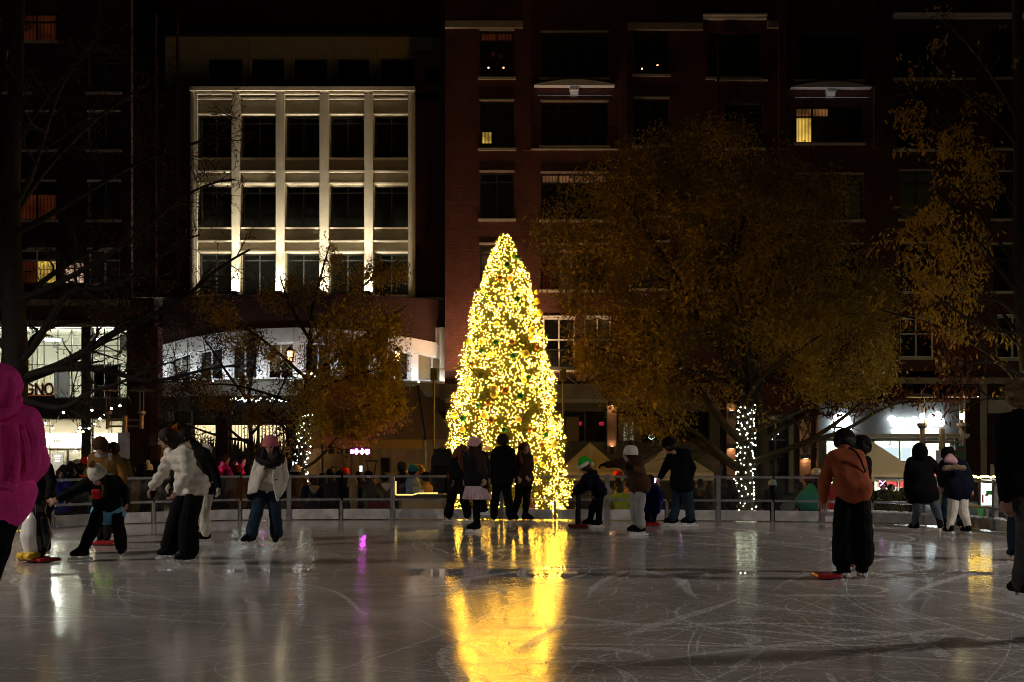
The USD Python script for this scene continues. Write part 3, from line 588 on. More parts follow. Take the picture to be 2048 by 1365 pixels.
for i in range(NS):
    a, b = bow(T[i]), bow(T[i + 1]); za, zb = bz(T[i]), bz(T[i + 1]); u = (b - a) / np.linalg.norm(b - a)
    obj('brick_spandrel', pan(MB(), a, b, .3, za + .30, ZC, zb + .30, ZC), 'brick_dark', mid)
    obj('white_band', pan(MB(), a, b, .3, za - .30, za + .295, zb - .30, zb + .295, off=.06), 'white_paint', mid)
    obj('white_column', pan(MB(), a, a + u * .40, .3, 3.76, za - .305, 3.76, za - .305, off=.02), 'white_paint', mid)
    fm = MB(); A, B = a + u * .43, b - u * .03
    pan(fm, A, A + u * .06, .06, 3.8, za - .31, off=-.1); pan(fm, B - u * .06, B, .06, 3.8, zb - .31, off=-.1)
    pan(fm, A + u * .06, B - u * .06, .06, 3.8, 3.88, off=-.1); pan(fm, A + u * .06, B - u * .06, .06, za - .37, za - .31, zb - .37, zb - .31, off=-.1); M_ = (A + B) / 2; pan(fm, M_ - u * .03, M_ + u * .03, .05, 3.88, (za + zb) / 2 - .38, off=-.106)
    wn = obj('window', fm, 'frame_white', mid)
    gl = MB(); pan(gl, A + u * .06, M_ - u * .03, .012, 3.88, za - .38, off=-.12); pan(gl, M_ + u * .03, B - u * .06, .012, 3.88, (za + zb) / 2 - .40, off=-.12); obj('pane', gl, 'glass', wn)
    obj('blind', pan(MB(), A, B, .01, 3.9 + R.choice([0, .25, .5]), za - .38, off=-.25), R.choice(['blind', 'shade_tan', 'room_dark']), wn)
    obj('white_band', pan(MB(), a, b, .3, 3.15, 3.755, off=.03), 'white_paint', mid)
    obj('panel_joint', pan(MB(), a, a + u * .04, .02, 3.15, 3.75, off=.045), 'stone_pale', mid)
    obj('shop_fascia', pan(MB(), a, b, .3, 2.55, 3.145, off=.0), 'frame_dark' if 1 <= i < 7 else 'stucco', mid)
    ld = obj('light_ledge', pan(MB(), a, b, .03, 3.70, 3.80, off=.60), 'white_paint', mid); pan_ = pan(MB(), a, b, .57, 3.70, 3.73, off=.599); obj('ledge_floor', pan_, 'white_paint', ld); obj('light_strip', pan(MB(), a, b, .05, 3.735, 3.75, off=.55), 'cove', ld)
    if i % 2 == 0: obj('brick_pier', pan(MB(), a - u * .3, a + u * .3, .35, -1.25, 2.545, off=.05), 'brick_dark' if i > 0 else 'stucco', mid)
    fm = MB(); q0, q1 = (a + u * .3, b) if i % 2 == 0 else (a, b - u * .3)
    pan(fm, q0 + u * .002, q0 + u * .07, .06, -1.2, 2.54, off=-.1); pan(fm, q1 - u * .07, q1 - u * .002, .06, -1.2, 2.54, off=-.1); pan(fm, q0 + u * .07, q1 - u * .07, .06, 1.95, 2.03, off=-.1); pan(fm, q0 + u * .07, q1 - u * .07, .06, -1.2, -.8, off=-.1)
    wn = obj('shop_window', fm, 'frame_dark' if i > 0 else 'frame_white', mid)
    gl = MB(); pan(gl, q0 + u * .07, q1 - u * .07, .012, -.8, 1.95, off=-.12); pan(gl, q0 + u * .07, q1 - u * .07, .012, 2.03, 2.54, off=-.12); obj('pane', gl, 'glass', wn)
    if 1 <= i <= 3:     # warm icicle light curtains hung inside the glass
        ic = MB(); L = np.linalg.norm(q1 - q0); nn = np.array([-u[1], u[0]])
        for s_ in np.arange(.05, L - .05, .15):
            c = q0 + u * s_ + nn * .3; hh = R.uniform(.8, 1.15)
            ic.tube([(c[0], c[1], 2.0), (c[0], c[1], 2.0 - hh * .6), (c[0], c[1], 2.0 - hh)], [.055, .05, .006], 5)
        obj('icicle_light', ic, 'icicle', wn)
iw = MB()
for i in range(NS): pan(iw, bow(T[i]) + (0, 3.0), bow(T[i + 1]) + (0, 3.0), .1, -1.25, 5.6)
obj('interior_wall', iw, 'room_dark', mid)
fl = MB()
for z0, z1 in ((3.0, 3.1), (ZC - .1, ZC)):
    for i in range(NS):
        a, b = bow(T[i]) + (0, .36), bow(T[i + 1]) + (0, .36); fl.add([(*a, z0), (*b, z0), (b[0], 63, z0), (a[0], 63, z0), (*a, z1), (*b, z1), (b[0], 63, z1), (a[0], 63, z1)], [(3, 2, 1, 0), (4, 5, 6, 7), (0, 1, 5, 4), (1, 2, 6, 5), (2, 3, 7, 6), (3, 0, 4, 7)])
obj('floor_slab', fl, 'room_dark', mid)
# end strips where the bow meets its neighbours
obj('stone_pier', MB().pbox(879, 889.5, 655, 800, 60.3, .5), 'stone_beige', mid); obj('stone_band', MB().pbox(836, 889.5, 655, 690, 60.3, .3, -.2), 'stone_beige', mid)
for px, dd in ((795, 58.9), (580, 57.3)):
    q = W(px, 712, dd); m = MB(); m.lathe(q + (0, 0, .2), [(.0, .2), (.16, .05), (.18, 0)], 8); m.lathe(q, [(.15, -.24), (.15, -.2), (0, -.2)], 8)
    for a in range(4): m.tube([q + (.13 * math.cos(a * 1.57), .13 * math.sin(a * 1.57), -.2), q + (.13 * math.cos(a * 1.57), .13 * math.sin(a * 1.57), .2)], .012, 4)
    m.tube([q + (0, 0, .38), q + (0, .8, .38)], .02, 5)
    ln = obj('wall_lantern', m, 'black_metal', mid); obj('lamp_glass', MB().lathe(q, [(0, -.2), (.09, -.2), (.09, .19), (0, .19)], 8), 'lantern', ln)
aw = [];
for px in np.arange(462, 575, 4.6): aw.append(W(px, 800 + R.uniform(-5, 4), 57.0 + abs(px - 560) * .004))
lt = obj('white_bulb', many(aw, [R.uniform(.03, .065) for _ in aw]), 'lamp_white_soft', mid) if False else None
emis('lamp_white_soft', (.92, 1, .94), 9.0); obj('bulb_row', many(aw, [R.uniform(.03, .06) for _ in aw]), 'lamp_white_soft', mid, kind='stuff')

# --- left: brick house with a tall lit restaurant on its lower floors
DL = 57.0
lft = thing('brick_restaurant_house', 'dark brick house at the left edge with a tall brightly lit glass restaurant below', 'building')
lw = [(-60, -10, 500, 568), (30, 112, 500, 568), (124, 168, 522, 568), (176, 240, 500, 568), (30, 112, 364, 440), (176, 240, 364, 440), (-60, 0, 364, 440), (8, 60, 98, 185), (176, 240, 98, 185), (176, 240, 225, 300), (40, 112, 225, 300), (30, 112, 25, 82)]
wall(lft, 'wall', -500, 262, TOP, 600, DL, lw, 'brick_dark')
bk = {1: {'backs': {(1, 1): 'window_amber', (0, 1): 'window_red'}}, 2: {'back': 'window_pink'}, 4: {'backs': {(0, 1): 'window_red', (1, 1): 'window_red'}}, 7: {'backs': {(0, 0): 'window_amber', (0, 1): 'window_orange'}}, 11: {'back': 'window_red'}}
for i, o in enumerate(lw): window(lft, *o, DL, 2, (.3,), lintel='white_paint' if i not in (2, 7, 8, 11) else None, sill='stone_pale' if i != 2 else None, fr='frame_white' if 500 <= o[2] < 510 else 'frame_dark', **bk.get(i, {}))
obj('interior_wall', MB().pbox(-520, 262, TOP, 600, DL + 1.5, .1), 'room_dark', lft)
obj('cornice', MB().pbox(-500, 262, 600.5, 612, DL, .5, .35), 'stone_beige', lft); obj('brick_band', MB().pbox(-500, 262, 612.5, 642, DL, .4, .1), 'brick_red', lft); obj('cornice', MB().pbox(-500, 262, 642.5, 655, DL, .5, .25), 'stone_beige', lft)
bl = MB(); bl.pbox(-20, 72, 545, 547, DL, .04, .4)
for px in np.arange(-20, 72, 3.4): bl.pbox(px, px + .7, 547, 572, DL, .03, .39)
bl.pbox(-20, 72, 572, 576, DL, .4, .4); obj('balcony_rail', bl, 'black_metal', lft)
# restaurant glazing: dark piers, transom, slim white frames
obj('dark_pier', MB().pbox(164, 183, 655.5, 985, DL, .35, .1), 'frame_dark', lft)
obj('transom', MB().pbox(-500, 163.5, 797, 838, DL, .3, .1), 'frame_dark', lft); obj('transom', MB().pbox(183.5, 258, 797, 838, DL, .3, .1), 'frame_dark', lft)
for (a, b, y0, y1, nx, rows) in ((-20, 164, 656, 797, 2, (.52,)), (183, 258, 656, 797, 1, (.52,)), (-20, 164, 838, 985, 2, (.42,)), (183, 258, 838, 985, 1, (.42,)), (-200, -20, 656, 797, 2, (.5,)), (-200, -20, 838, 985, 2, (.42,))):
    window(lft, a, b, y0, y1, DL, nx, rows, fr='frame_white', fw=1.8, sill=None)
X0, X1 = W(-400, 0, DL)[0], W(262, 0, DL)[0]
z1, z2, z3, z0 = W(0, 648, DL)[2], W(0, 800, DL)[2], W(0, 832, DL)[2], -1.25
obj('back_wall', MB().box(X0, X1, DL + 7, DL + 7.1, z0, z1), 'room_white', lft); obj('ceiling', MB().box(X0, X1, DL + .4, DL + 7, z1, z1 + .1), 'room_white', lft)
obj('floor_slab', MB().box(X0, X1, DL + .4, DL + 7, z3, z2), 'room_white', lft); obj('floor', MB().box(X0, X1, DL + .4, DL + 7, z0 - .05, z0), 'shade_tan', lft); obj('side_wall', MB().box(X1, X1 + .1, DL + .4, DL + 7, z0, z1), 'room_white', lft)
for px in (-60, 105, 205, 30): q = W(px, 700, DL + 2); obj('ceiling_light', MB().lathe((q[0], q[1], z1 - .55), [(0, 0), (.34, 0), (.34, .06), (0, .06)], 14), 'ceiling_hall', lft)
for px in (-100, 20, 100, 200): q = W(px, 0, DL + 2.5); obj('ceiling_light', MB().box(q[0] - .5, q[0] + .5, q[1] - 1.2, q[1] + 1.2, z3 - .10, z3 - .08), 'ceiling_panel', lft)
q = W(0, 884, DL + 4.5); dk = obj('air_duct', MB().tube([(X0 + .5, q[1], q[2]), (X1 - .4, q[1], q[2])], .38, 16), 'white_plastic', lft)
for px in (114, 198, 40):
    v = MB()
    for j in range(6): v.pbox(px - 9 + j * 3.1, px - 9 + j * 3.1 + 2, 878, 884, DL + 4.08, .03)
    obj('duct_vent', v, 'frame_dark', dk)
obj('exit_sign', text_front('EXIT', 142, 889, 7, DL + 6.8, .02, True, 11), 'exit_red', lft)
m = obj('menu_board', MB().pbox(103, 127, 905, 942, DL + 4, .05), 'cloth_darkgrey', lft); obj('easel_leg', MB().pbox(114, 116, 897, 905, DL + 4, .04), 'frame_dark', m)
for j, w in enumerate((12, 9, 10)): obj('chalk_line', MB().pbox(110, 110 + w, 912 + j * 5, 913.4 + j * 5, DL + 4, .006, .008), 'room_white', m)
obj('door_frame', MB().pbox(133, 137, 892, 985, DL + 6.7, .1), 'frame_dark', lft); obj('service_counter', MB().pbox(-40, 60, 930, 985, DL + 4.5, .6), 'shade_tan', lft); obj('partition', MB().pbox(60, 100, 745, 797, DL + 5, .1), 'blind', lft)
for px in (60, 84, 112, 140, 205, 232): obj('glazing_bar', MB().pbox(px, px + 1.4, 656, 797, DL, .06, -.2), 'frame_dark', lft)
for px in (52, 96, 220): obj('glazing_bar', MB().pbox(px, px + 1.4, 838, 985, DL, .06, -.2), 'frame_dark', lft)
for y_ in (690, 742, 770): obj('glazing_bar', MB().pbox(-20, 258, y_, y_ + 1.4, DL, .05, -.26), 'frame_dark', lft)
for (a_, b_, c_, e_, m_) in ((108, 138, 728, 797, 'cloth_darkgrey'), (36, 58, 720, 797, 'shade_tan'), (192, 206, 742, 797, 'cloth_darkgrey'), (70, 86, 900, 985, 'shade_tan'), (210, 226, 905, 985, 'cloth_darkgrey'), (20, 44, 712, 730, 'tent_wall'), (186, 258, 700, 704, 'blind')): obj('interior_panel', MB().pbox(a_, b_, c_, e_, DL + 6.2, .1), m_, lft)
for (px_, py_) in ((20, 908), (92, 912), (152, 906), (218, 902)): obj('pendant_lamp', MB().lathe(W(px_, py_, DL + 2.6), [(.02, .9), (.02, .2), (.16, 0), (.12, 0)], 10), 'black_metal', lft); obj('partition', MB().pbox(186, 240, 730, 797, DL + 5, .1), 'blind', lft)
sgn = obj('sign_beam', MB().pbox(20, 118, 790, 797.5, DL, .3, .55), 'frame_dark', lft)
obj('sign_letters', text_front('GNO', 50, 790, 23, DL - .7, .18, True, 64), 'letter_metal', sgn) if False else None
mat('letter_metal', (.22, .07, .025), .45, .3)
for ch, px, w in (('G', 50, 18), ('N', 70, 17), ('O', 89, 19)):
    obj('sign_letter', text_front(ch, px, 790, 23, DL - .6, .16, True, w), 'letter_metal', sgn)
obj('letter_glow', MB().pbox(52, 108, 791, 792, DL - .55, .02, .2), 'letter_orange', sgn)
obj('brick_pier', MB().pbox(260, 304, 655.5, 990, DL, .8, .5), 'brick_dark', lft); obj('brick_pier', MB().pbox(304.4, 320, 655.5, 990, DL, .8, .35), 'brick_red', lft); obj('brick_pier', MB().pbox(262.5, 312, 598, 655, DL, .8, .3), 'brick_dark', lft)
obj('dark_board', MB().pbox(298, 321, 866, 892, DL - 1.5, .08), 'frame_dark', lft)

# ------------------------------------------------------------------ street lamps
def street_lamp(px, d, topy, armw, lit, label, loc=None, glass='lamp_street', r=.07, disc=True, banner=False, hgt=4.2, down=False, hood=False):
    b = np.array(loc, float) if loc is not None else np.array([W(px, 0, d)[0], d, gz(d)])
    zt = (W(0, topy, d)[2] if loc is None else b[2] + hgt)
    t = thing('street_lamp', label, 'street lamp')
    m = MB(); m.lathe(b, [(.16, 0), (.16, .3), (.09, .4), (.075, zt - b[2]), (0, zt - b[2] + .03)], 12); obj('post', m, 'lamp_metal', t)
    w = armw; a = MB()
    for dz in (-.28, -.12): a.tube([b + (-w, 0, zt - b[2] + dz), b + (w, 0, zt - b[2] + dz)], .028, 6)
    obj('arm', a, 'lamp_metal', t)
    for s in (-1, 1):
        c = np.array([b[0] + s * w, b[1], zt - .3])
        k = MB(); k.lathe(c, [(0, -.05), (.06, -.05), (.06, .3), (.11, .36), (.11, .42), (.05, .42)], 10)
        for e in (-.05, .05): k.tube([c + (e, 0, .4), c + (e, 0, .98)], .012, 5)
        h = obj('lamp_head', k, 'lamp_metal', t)
        if disc: obj('lamp_shade', MB().lathe(c, [(0, 1.06), (.10, 1.05), (.34, .98), (.34, .96), (0, .99)], 16), 'lamp_metal', h)
        if hood: obj('lamp_shade', MB().lathe(c, [(0, .86), (.12, .85), (.50, .74), (.50, .72), (0, .80)], 20), 'black_metal', h)
        if down:
            obj('lamp_shade', MB().lathe(c, [(.40, .50), (.40, .72), (.30, .80), (0, .82)], 20), 'black_metal', h); obj('diffuser', MB().lathe(c, [(.36, .60), (0, .60)], 20), glass, h)
        elif lit: obj('bulb', MB().ball(c + (0, 0, .56), r, 2, (1, 1, 1.5 if r < .1 else 1)), glass, h)
    if banner: obj('sign_box', MB().box(b[0] - .16, b[0] + .16, b[1] - .14, b[1] - .09, zt - 1.15, zt - .45), 'grey_metal', t)
    return t
street_lamp(1884, 30, 858, .42, True, 'street lamp with two lit heads in front of the white shop at right', banner=True, r=.045)
street_lamp(250, 38, 832, .45, False, 'unlit twin headed street lamp beside the dark brick pier at left', banner=True)
street_lamp(0, 0, 0, .45, True, 'lit street lamp on the right of the rink beside the thinning tree', loc=(16.0, 36.0, gz(36)), glass='lamp_side', r=.09, disc=False, hgt=3.6, hood=True)
street_lamp(-14, 36, 742, .45, False, 'unlit street lamp at the left edge beside the bare tree')
t = thing('globe_lamp', 'street lamp with three white globes glowing behind the left yellow tree', 'street lamp')
b = np.array([W(612, 0, 46)[0], 46, gz(46)]); zt = W(0, 752, 46)[2]
obj('post', MB().lathe(b, [(.14, 0), (.14, .4), (.07, .5), (.06, zt - b[2])], 12), 'black_metal', t)
for px, py in ((600, 751), (615, 746), (626, 750)):
    q = W(px, py, 46 - (.1 if px == 615 else 0)); obj('globe', MB().ball(q, .085, 2), 'lamp_white', t); obj('bracket', MB().tube([b + (0, 0, zt - b[2] - .05), q - (0, 0, .09)], .02, 5), 'black_metal', t)
for x, y, lab in ((-14.6, 15.0, 'tall lit plaza lamp on the left side of the rink'), (14.6, 15.0, 'tall lit plaza lamp on the right side of the rink'), (-6.0, -8.0, 'tall lit plaza lamp this side of the rink, left of two'), (7.0, -8.0, 'tall lit plaza lamp this side of the rink, right of two')):
    street_lamp(0, 0, 0, .5, True, lab, loc=(x, y, gz(y)), glass='lamp_plaza' if y > 0 else 'lamp_plaza_dim', disc=False, hgt=8.0, down=True)

# ------------------------------------------------------------------ Christmas tree
XD = 33.0; XK = XD / F; XX = W(1010, 0, XD)[0]; XB = gz(XD)
_prof = [(470, 8), (490, 19), (520, 31), (570, 49), (620, 63), (660, 72), (740, 87), (800, 97), (860, 106), (900, 113), (960, 120), (1010, 119), (1040, 112)]
def xr(z):
    py = HZ - (z - EYE) / XK
    return np.interp(py, [a for a, _ in _prof], [b for _, b in _prof]) * XK
ZTOP = EYE + (HZ - 470) * XK
xt = thing('christmas_tree', 'tall Christmas tree covered in golden lights behind the skaters', 'Christmas tree')
obj('trunk', MB().tube([(XX, XD, XB), (XX, XD, 2), (XX, XD, ZTOP - .4)], [.10, .08, .02], 8), 'bark', xt)
zs = np.linspace(-.75, ZTOP - .3, 18); obj('inner_boughs', MB().lathe((XX, XD, 0), [(0, zs[0])] + [(max(.02, xr(z) * .70), z) for z in zs] + [(0, ZTOP - .25)], 20), 'needles', xt)
def cone_pts(n, lo, hi, zmin=-.7):
    out = []
    while len(out) < n:
        z = NR.uniform(zmin, ZTOP); 
        if NR.random() * 1.42 > xr(z) + .03: continue
        a = NR.uniform(0, 2 * np.pi); lump = 1 + .07 * math.sin(5 * a + z * 5.1) + .05 * math.sin(9 * a - z * 8)
        rr = xr(z) * NR.uniform(lo, hi) * lump; out.append((XX + rr * math.cos(a), XD + rr * math.sin(a), z, a))
    return np.array(out)
def blades(P, dirs, ln, wd):
    """one thin rhombus per point along dirs"""
    n = len(P); d = dirs / np.linalg.norm(dirs, axis=1, keepdims=True); s = np.cross(d, NR.normal(size=(n, 3))); s /= np.linalg.norm(s, axis=1, keepdims=True)
    ln = np.broadcast_to(ln, (n,))[:, None]; wd = np.broadcast_to(wd, (n,))[:, None]
    v = np.stack([P, P + d * ln * .45 + s * wd, P + d * ln, P + d * ln * .45 - s * wd], 1).reshape(-1, 3)
    k = np.arange(n)[:, None] * 4; return v, np.vstack([k + [[0, 1, 2]], k + [[0, 2, 3]]])
sp = cone_pts(5600, .74, 1.04); P, D = [], []
for x, y, z, a in sp:
    o = np.array([math.cos(a), math.sin(a), -.25])
    for _ in range(6): P.append((x - o[0] * .06, y - o[1] * .06, z)); D.append(o + NR.normal(0, .55, 3))
obj('needle_sprays', blades(np.array(P), np.array(D), NR.uniform(.09, .18, len(P)), .013), 'needles', xt, kind='stuff')
bp = cone_pts(16500, .84, 1.05); sel = meshkit.noise(bp[:, :3] * 3.7, 3) > .34; bp = bp[sel]
obj('light_bulbs', many(bp[:, :3], NR.uniform(.0055, .0125, len(bp))), 'bulb_warm', xt, kind='stuff')
# baubles hang on the boughs: things of their own
bl_ = dict(gold=[(965, 683, 9), (938, 683, 8), (980, 711, 9), (1051, 708, 10), (988, 777, 9), (988, 790, 9), (940, 760, 7), (1020, 557, 8), (1074, 603, 8), (1080, 626, 8), (1073, 585, 6), (1064, 661, 9), (1062, 677, 7), (1104, 803, 9), (968, 831, 9), (909, 832, 9), (1107, 889, 10), (1070, 920, 9), (1037, 840, 8), (994, 648, 7), (1085, 930, 7), (925, 860, 8), (1000, 610, 6), (1048, 760, 7)],
           green=[(1014, 530, 8), (1032, 514, 6), (1034, 598, 8), (992, 685, 8), (1026, 712, 8), (1057, 755, 7), (1040, 792, 9), (957, 811, 7), (926, 837, 8), (1092, 870, 7), (962, 702, 6), (1008, 860, 7)],
           bronze=[(1000, 557, 7), (1024, 684, 8), (1074, 696, 8), (1011, 781, 9), (975, 805, 8), (945, 728, 7), (1083, 892, 9), (983, 840, 9), (990, 748, 6), (1060, 860, 7)])
ORD = 'first second third fourth fifth sixth seventh eighth ninth tenth eleventh twelfth thirteenth fourteenth fifteenth sixteenth seventeenth eighteenth nineteenth twentieth twenty-first twenty-second twenty-third twenty-fourth twenty-fifth'.split()
for col, lst in bl_.items():
    for i, (px, py, pr) in enumerate(sorted(lst, key=lambda q: q[1])):
        x, _, z = W(px, py, XD); R0 = xr(z) * 1.02; dx = np.clip(x - XX, -R0 * .97, R0 * .97); y = XD - math.sqrt(max(R0 * R0 - dx * dx, .01)) - .02
        k = (y) / F; x, _, z = W(px, py, y); r_ = pr * k * .82
        m = MB().ball((x, y, z), r_, 2)
        o = obj('bauble', m, 'bauble_' + col, None, True, label=f'{col} bauble on the Christmas tree, {ORD[i]} {col} one counted from its top', cat='bauble', group=f'{col} baubles on the Christmas tree')
        obj('cap', MB().lathe((x, y, z + r_ * .97), [(r_ * .22, 0), (r_ * .22, r_ * .2), (0, r_ * .25)], 8), 'blade', o)

# ------------------------------------------------------------------ deciduous trees
def px3(pts, d): return np.array([W(p[0], p[1], d + (p[2] if len(p) > 2 else 0)) for p in pts])
def smoothline(p, n=4):
    p = np.asarray(p, float)
    if len(p) < 3: return p
    t = np.arange(len(p)); tt = np.linspace(0, len(p) - 1, (len(p) - 1) * n + 1)
    from scipy.interpolate import CubicSpline
    return CubicSpline(t, p)(tt)
def grow(mb, line, r0, r1, rng, level, tips, dens=1.0, spread=.9, droop=0.0, maxl=2.0, sides=6, up=.15, first=.25):
    """a limb with side shoots; tips gathers (point, direction) for the leaves"""
    p = smoothline(line); n = len(p); rad = np.linspace(r0, r1, n); mb.tube(p, rad, sides, cap=False)
    seg = np.linalg.norm(np.diff(p, axis=0), axis=1); L = seg.sum()
    if level == 0:
        for i in range(0, n, 2): tips.append((p[i], p[min(i + 1, n - 1)] - p[max(i - 1, 0)]))
        return
    k = max(2, int(L * 1.7 * dens))
    for j in range(k):
        u = first + (1 - first) * (j + rng.random()) / k; i = min(int(u * (n - 1)), n - 2)
        t = p[i + 1] - p[i]; t /= np.linalg.norm(t) + 1e-9
        s = np.array([rng.gauss(0, 1) for _ in range(3)]); s -= t * s.dot(t); s /= np.linalg.norm(s)
        d = t * rng.uniform(.4, 1.0) + s * spread + np.array([0, 0, up - droop * rng.random()]); d /= np.linalg.norm(d)
        l = maxl * rng.uniform(.45, 1.0) * (1.15 - .6 * u)
        q = [p[i]]; dd = d.copy()
        for _ in range(4):
            dd += np.array([rng.gauss(0, .22), rng.gauss(0, .22), rng.gauss(0, .18) - droop * .25]); dd /= np.linalg.norm(dd); q.append(q[-1] + dd * l / 4)
        ra = max(rad[i] * rng.uniform(.35, .55), .006)
        grow(mb, q, ra, max(ra * .3, .004), rng, level - 1, tips, dens, spread, droop, maxl * .5, 4 if level < 2 else 5, up, .15)
def leaves(tips, n, rng, ln, wd, jit=.16, keep=None, hang=.5):
    P0 = np.array([t[0] for t in tips]); T0 = np.array([t[1] for t in tips]); i = rng.integers(0, len(P0), n)
    P = P0[i] + rng.normal(0, jit, (n, 3))
    if keep is not None: k = keep(P); P = P[k]; i = i[k]
    D = T0[i] / (np.linalg.norm(T0[i], axis=1, keepdims=True) + 1e-9) * .6 + rng.normal(0, .6, (len(P), 3)) + np.array([0, 0, -hang])
    return blades(P, D, rng.uniform(.7, 1.25, len(P)) * ln, wd)
def wrapbulbs(line, rad, z0, z1, n, name, label, turns):
    p = smoothline(line, 6); zz = np.linspace(z0, z1, n); x = np.interp(zz, p[:, 2], p[:, 0]); y = np.interp(zz, p[:, 2], p[:, 1]); rr = np.interp(zz, p[:, 2], np.linspace(rad[0], rad[1], len(p))) + .03
    a = np.linspace(0, turns * 2 * np.pi, n) + NR.uniform(-.12, .12, n); Q = np.stack([x + rr * np.cos(a), y + rr * np.sin(a), zz], 1)
    t = thing(name, label, 'fairy lights'); Q2 = Q + NR.normal(0, .035, Q.shape)
    obj('cable', MB().tube(Q, .006, 4), 'black_plastic', t); obj('light_bulbs', many(Q2, NR.uniform(.012, .028, n)), 'bulb_white', t, kind='stuff')

def in_poly(poly, d):
    P_ = Polygon(poly)
    def f(P):
        px = CX + P[:, 0] * F / P[:, 1]; py = HZ - (P[:, 2] - EYE) * F / P[:, 1]
        return shapely.contains_xy(P_, px, py)
    return f
# big tree right of centre
d3 = 40.0; S3 = d3 / 35; rg = random.Random(3); t3 = thing('autumn_tree', 'large golden leaved tree right of the Christmas tree, trunk wrapped in lights', 'tree')
tr = [(1490, 1085), (1490, 1000), (1490, 930), (1492, 850), (1496, 760), (1490, 690), (1478, 600), (1470, 520), (1465, 430)]
mb = MB(); tips = []; L3 = px3(tr, d3); mb.tube(smoothline(L3), np.linspace(.235, .05, len(smoothline(L3))) * S3, 12)
for ln, r0 in (([(1478, 935), (1430, 900), (1385, 862), (1335, 838), (1275, 815)], .10), ([(1478, 880, -.3), (1420, 810, -.9), (1375, 745, -1.3), (1320, 690, -1.6), (1250, 640, -1.8)], .10),
               ([(1476, 940, .2), (1400, 890, .9), (1330, 840, 1.2), (1260, 790, 1.5), (1200, 740, 1.6)], .07), ([(1492, 780), (1440, 700, .6), (1380, 620, 1.0), (1300, 540, 1.3), (1200, 490, 1.5)], .10),
               ([(1492, 760), (1400, 640, -.6), (1330, 520, -1), (1270, 430, -1.2), (1230, 360, -1.2)], .09), ([(1480, 620), (1430, 500, .5), (1390, 400, .8), (1370, 320, 1)], .07),
               ([(1485, 680), (1540, 560, -.6), (1590, 450, -1), (1620, 370, -1.2)], .08), ([(1470, 520), (1490, 420, .3), (1500, 330, .5), (1490, 270, .5)], .05),
               ([(1492, 800), (1560, 720, .6), (1640, 640, 1), (1720, 570, 1.3)], .09), ([(1500, 930), (1570, 900, -.4), (1640, 868, -.8), (1720, 810, -1.0), (1790, 770, -1.1)], .09),
               ([(1496, 870), (1560, 840, .7), (1640, 800, 1.2), (1720, 740, 1.5), (1770, 690, 1.6)], .07), ([(1494, 790), (1440, 760, -1.0), (1350, 735, -1.8), (1260, 715, -2.2), (1180, 690, -2.4)], .07),
               ([(1494, 800, -.1), (1540, 740, -1.1), (1610, 690, -1.8), (1680, 650, -2.2)], .07), ([(1490, 700), (1480, 600, -1.2), (1460, 500, -2), (1450, 420, -2.3)], .07)):
    grow(mb, px3([(q[0], q[1], (q[2] if len(q) > 2 else 0) * S3) for q in ln], d3), r0 * S3, r0 * .25, rg, 2, tips, 1.15 / S3, .9, .15, 1.55 * S3, 7)
obj('trunk', mb, 'bark', t3, True)
crown3 = [(1068, 455), (1085, 430), (1130, 370), (1210, 320), (1290, 260), (1380, 250), (1480, 240), (1570, 275), (1640, 340), (1700, 350), (1690, 440), (1745, 520), (1800, 600), (1780, 690), (1800, 750), (1770, 790), (1690, 800), (1600, 790), (1540, 850), (1440, 830), (1380, 850), (1330, 880), (1260, 850), (1210, 790), (1160, 760), (1150, 700), (1140, 640), (1120, 600), (1105, 590), (1110, 540), (1075, 500)]
xtra = []; prng = np.random.default_rng(8)
while len(xtra) < 4600:
    a, b, c = prng.uniform(1060, 1860), prng.uniform(215, 880), prng.normal(0, 1.6)
    if 1370 < a < 1590 and b > 690 and prng.random() < .85: continue
    q = W(a, b, d3 + c)
    if in_poly(crown3, d3)(q[None])[0] and meshkit.noise(q[None] * 1.05, 5)[0] > .52: xtra.append((q, np.array([prng.normal(), prng.normal(), -.3])))
keep = in_poly(crown3, d3); nrl = np.random.default_rng(21)
tw = MB()
for q, dr in xtra[::4]: tw.tube([q - dr * .18, q, q + dr * .15 + (0, 0, -.05)], [.010, .007, .003], 3, cap=False)
obj('twigs', tw, 'bark', t3, kind='stuff')
v1, f1 = leaves(tips, 34000, nrl, .125, .026, .16, keep); v2, f2 = leaves(xtra, 56000, nrl, .125, .026, .19, None)
obj('crown', (np.vstack([v1, v2]), np.vstack([f1, f2 + len(v1)])), 'leaf_autumn', t3, kind='stuff')
wrapbulbs(L3, (.235 * S3, .05 * S3), -1.0, W(0, 815, d3)[2], 210, 'fairy_lights', 'white fairy lights wound round the trunk of the large tree right of centre', 19)
# dark tree just behind and right of it
d5 = 42.0; t5 = thing('dark_tree', 'dark slender tree close behind the light wrapped trunk, its crown lost in the dark', 'tree')
mb = MB(); tips = []; L5 = px3([(1530, 1075), (1528, 960), (1522, 860), (1510, 770), (1505, 700), (1500, 600)], d5); mb.tube(smoothline(L5), np.linspace(.24, .08, len(smoothline(L5))), 10)
for ln in ([(1524, 880), (1600, 830, .4), (1680, 770, .6), (1760, 735, .7)], [(1526, 930), (1600, 890, -.3), (1690, 860, -.5), (1760, 820, -.6), (1850, 805, -.6)], [(1510, 760), (1460, 660, .5), (1420, 560, .8)], [(1506, 720), (1570, 620, .6), (1620, 520, .8)], [(1522, 850), (1450, 790, .8), (1390, 760, 1.2)]):
    grow(mb, px3(ln, d5), .10, .03, rg, 2, tips, .9, .9, .1, 1.3, 6)
obj('trunk', mb, 'bark', t5, True)
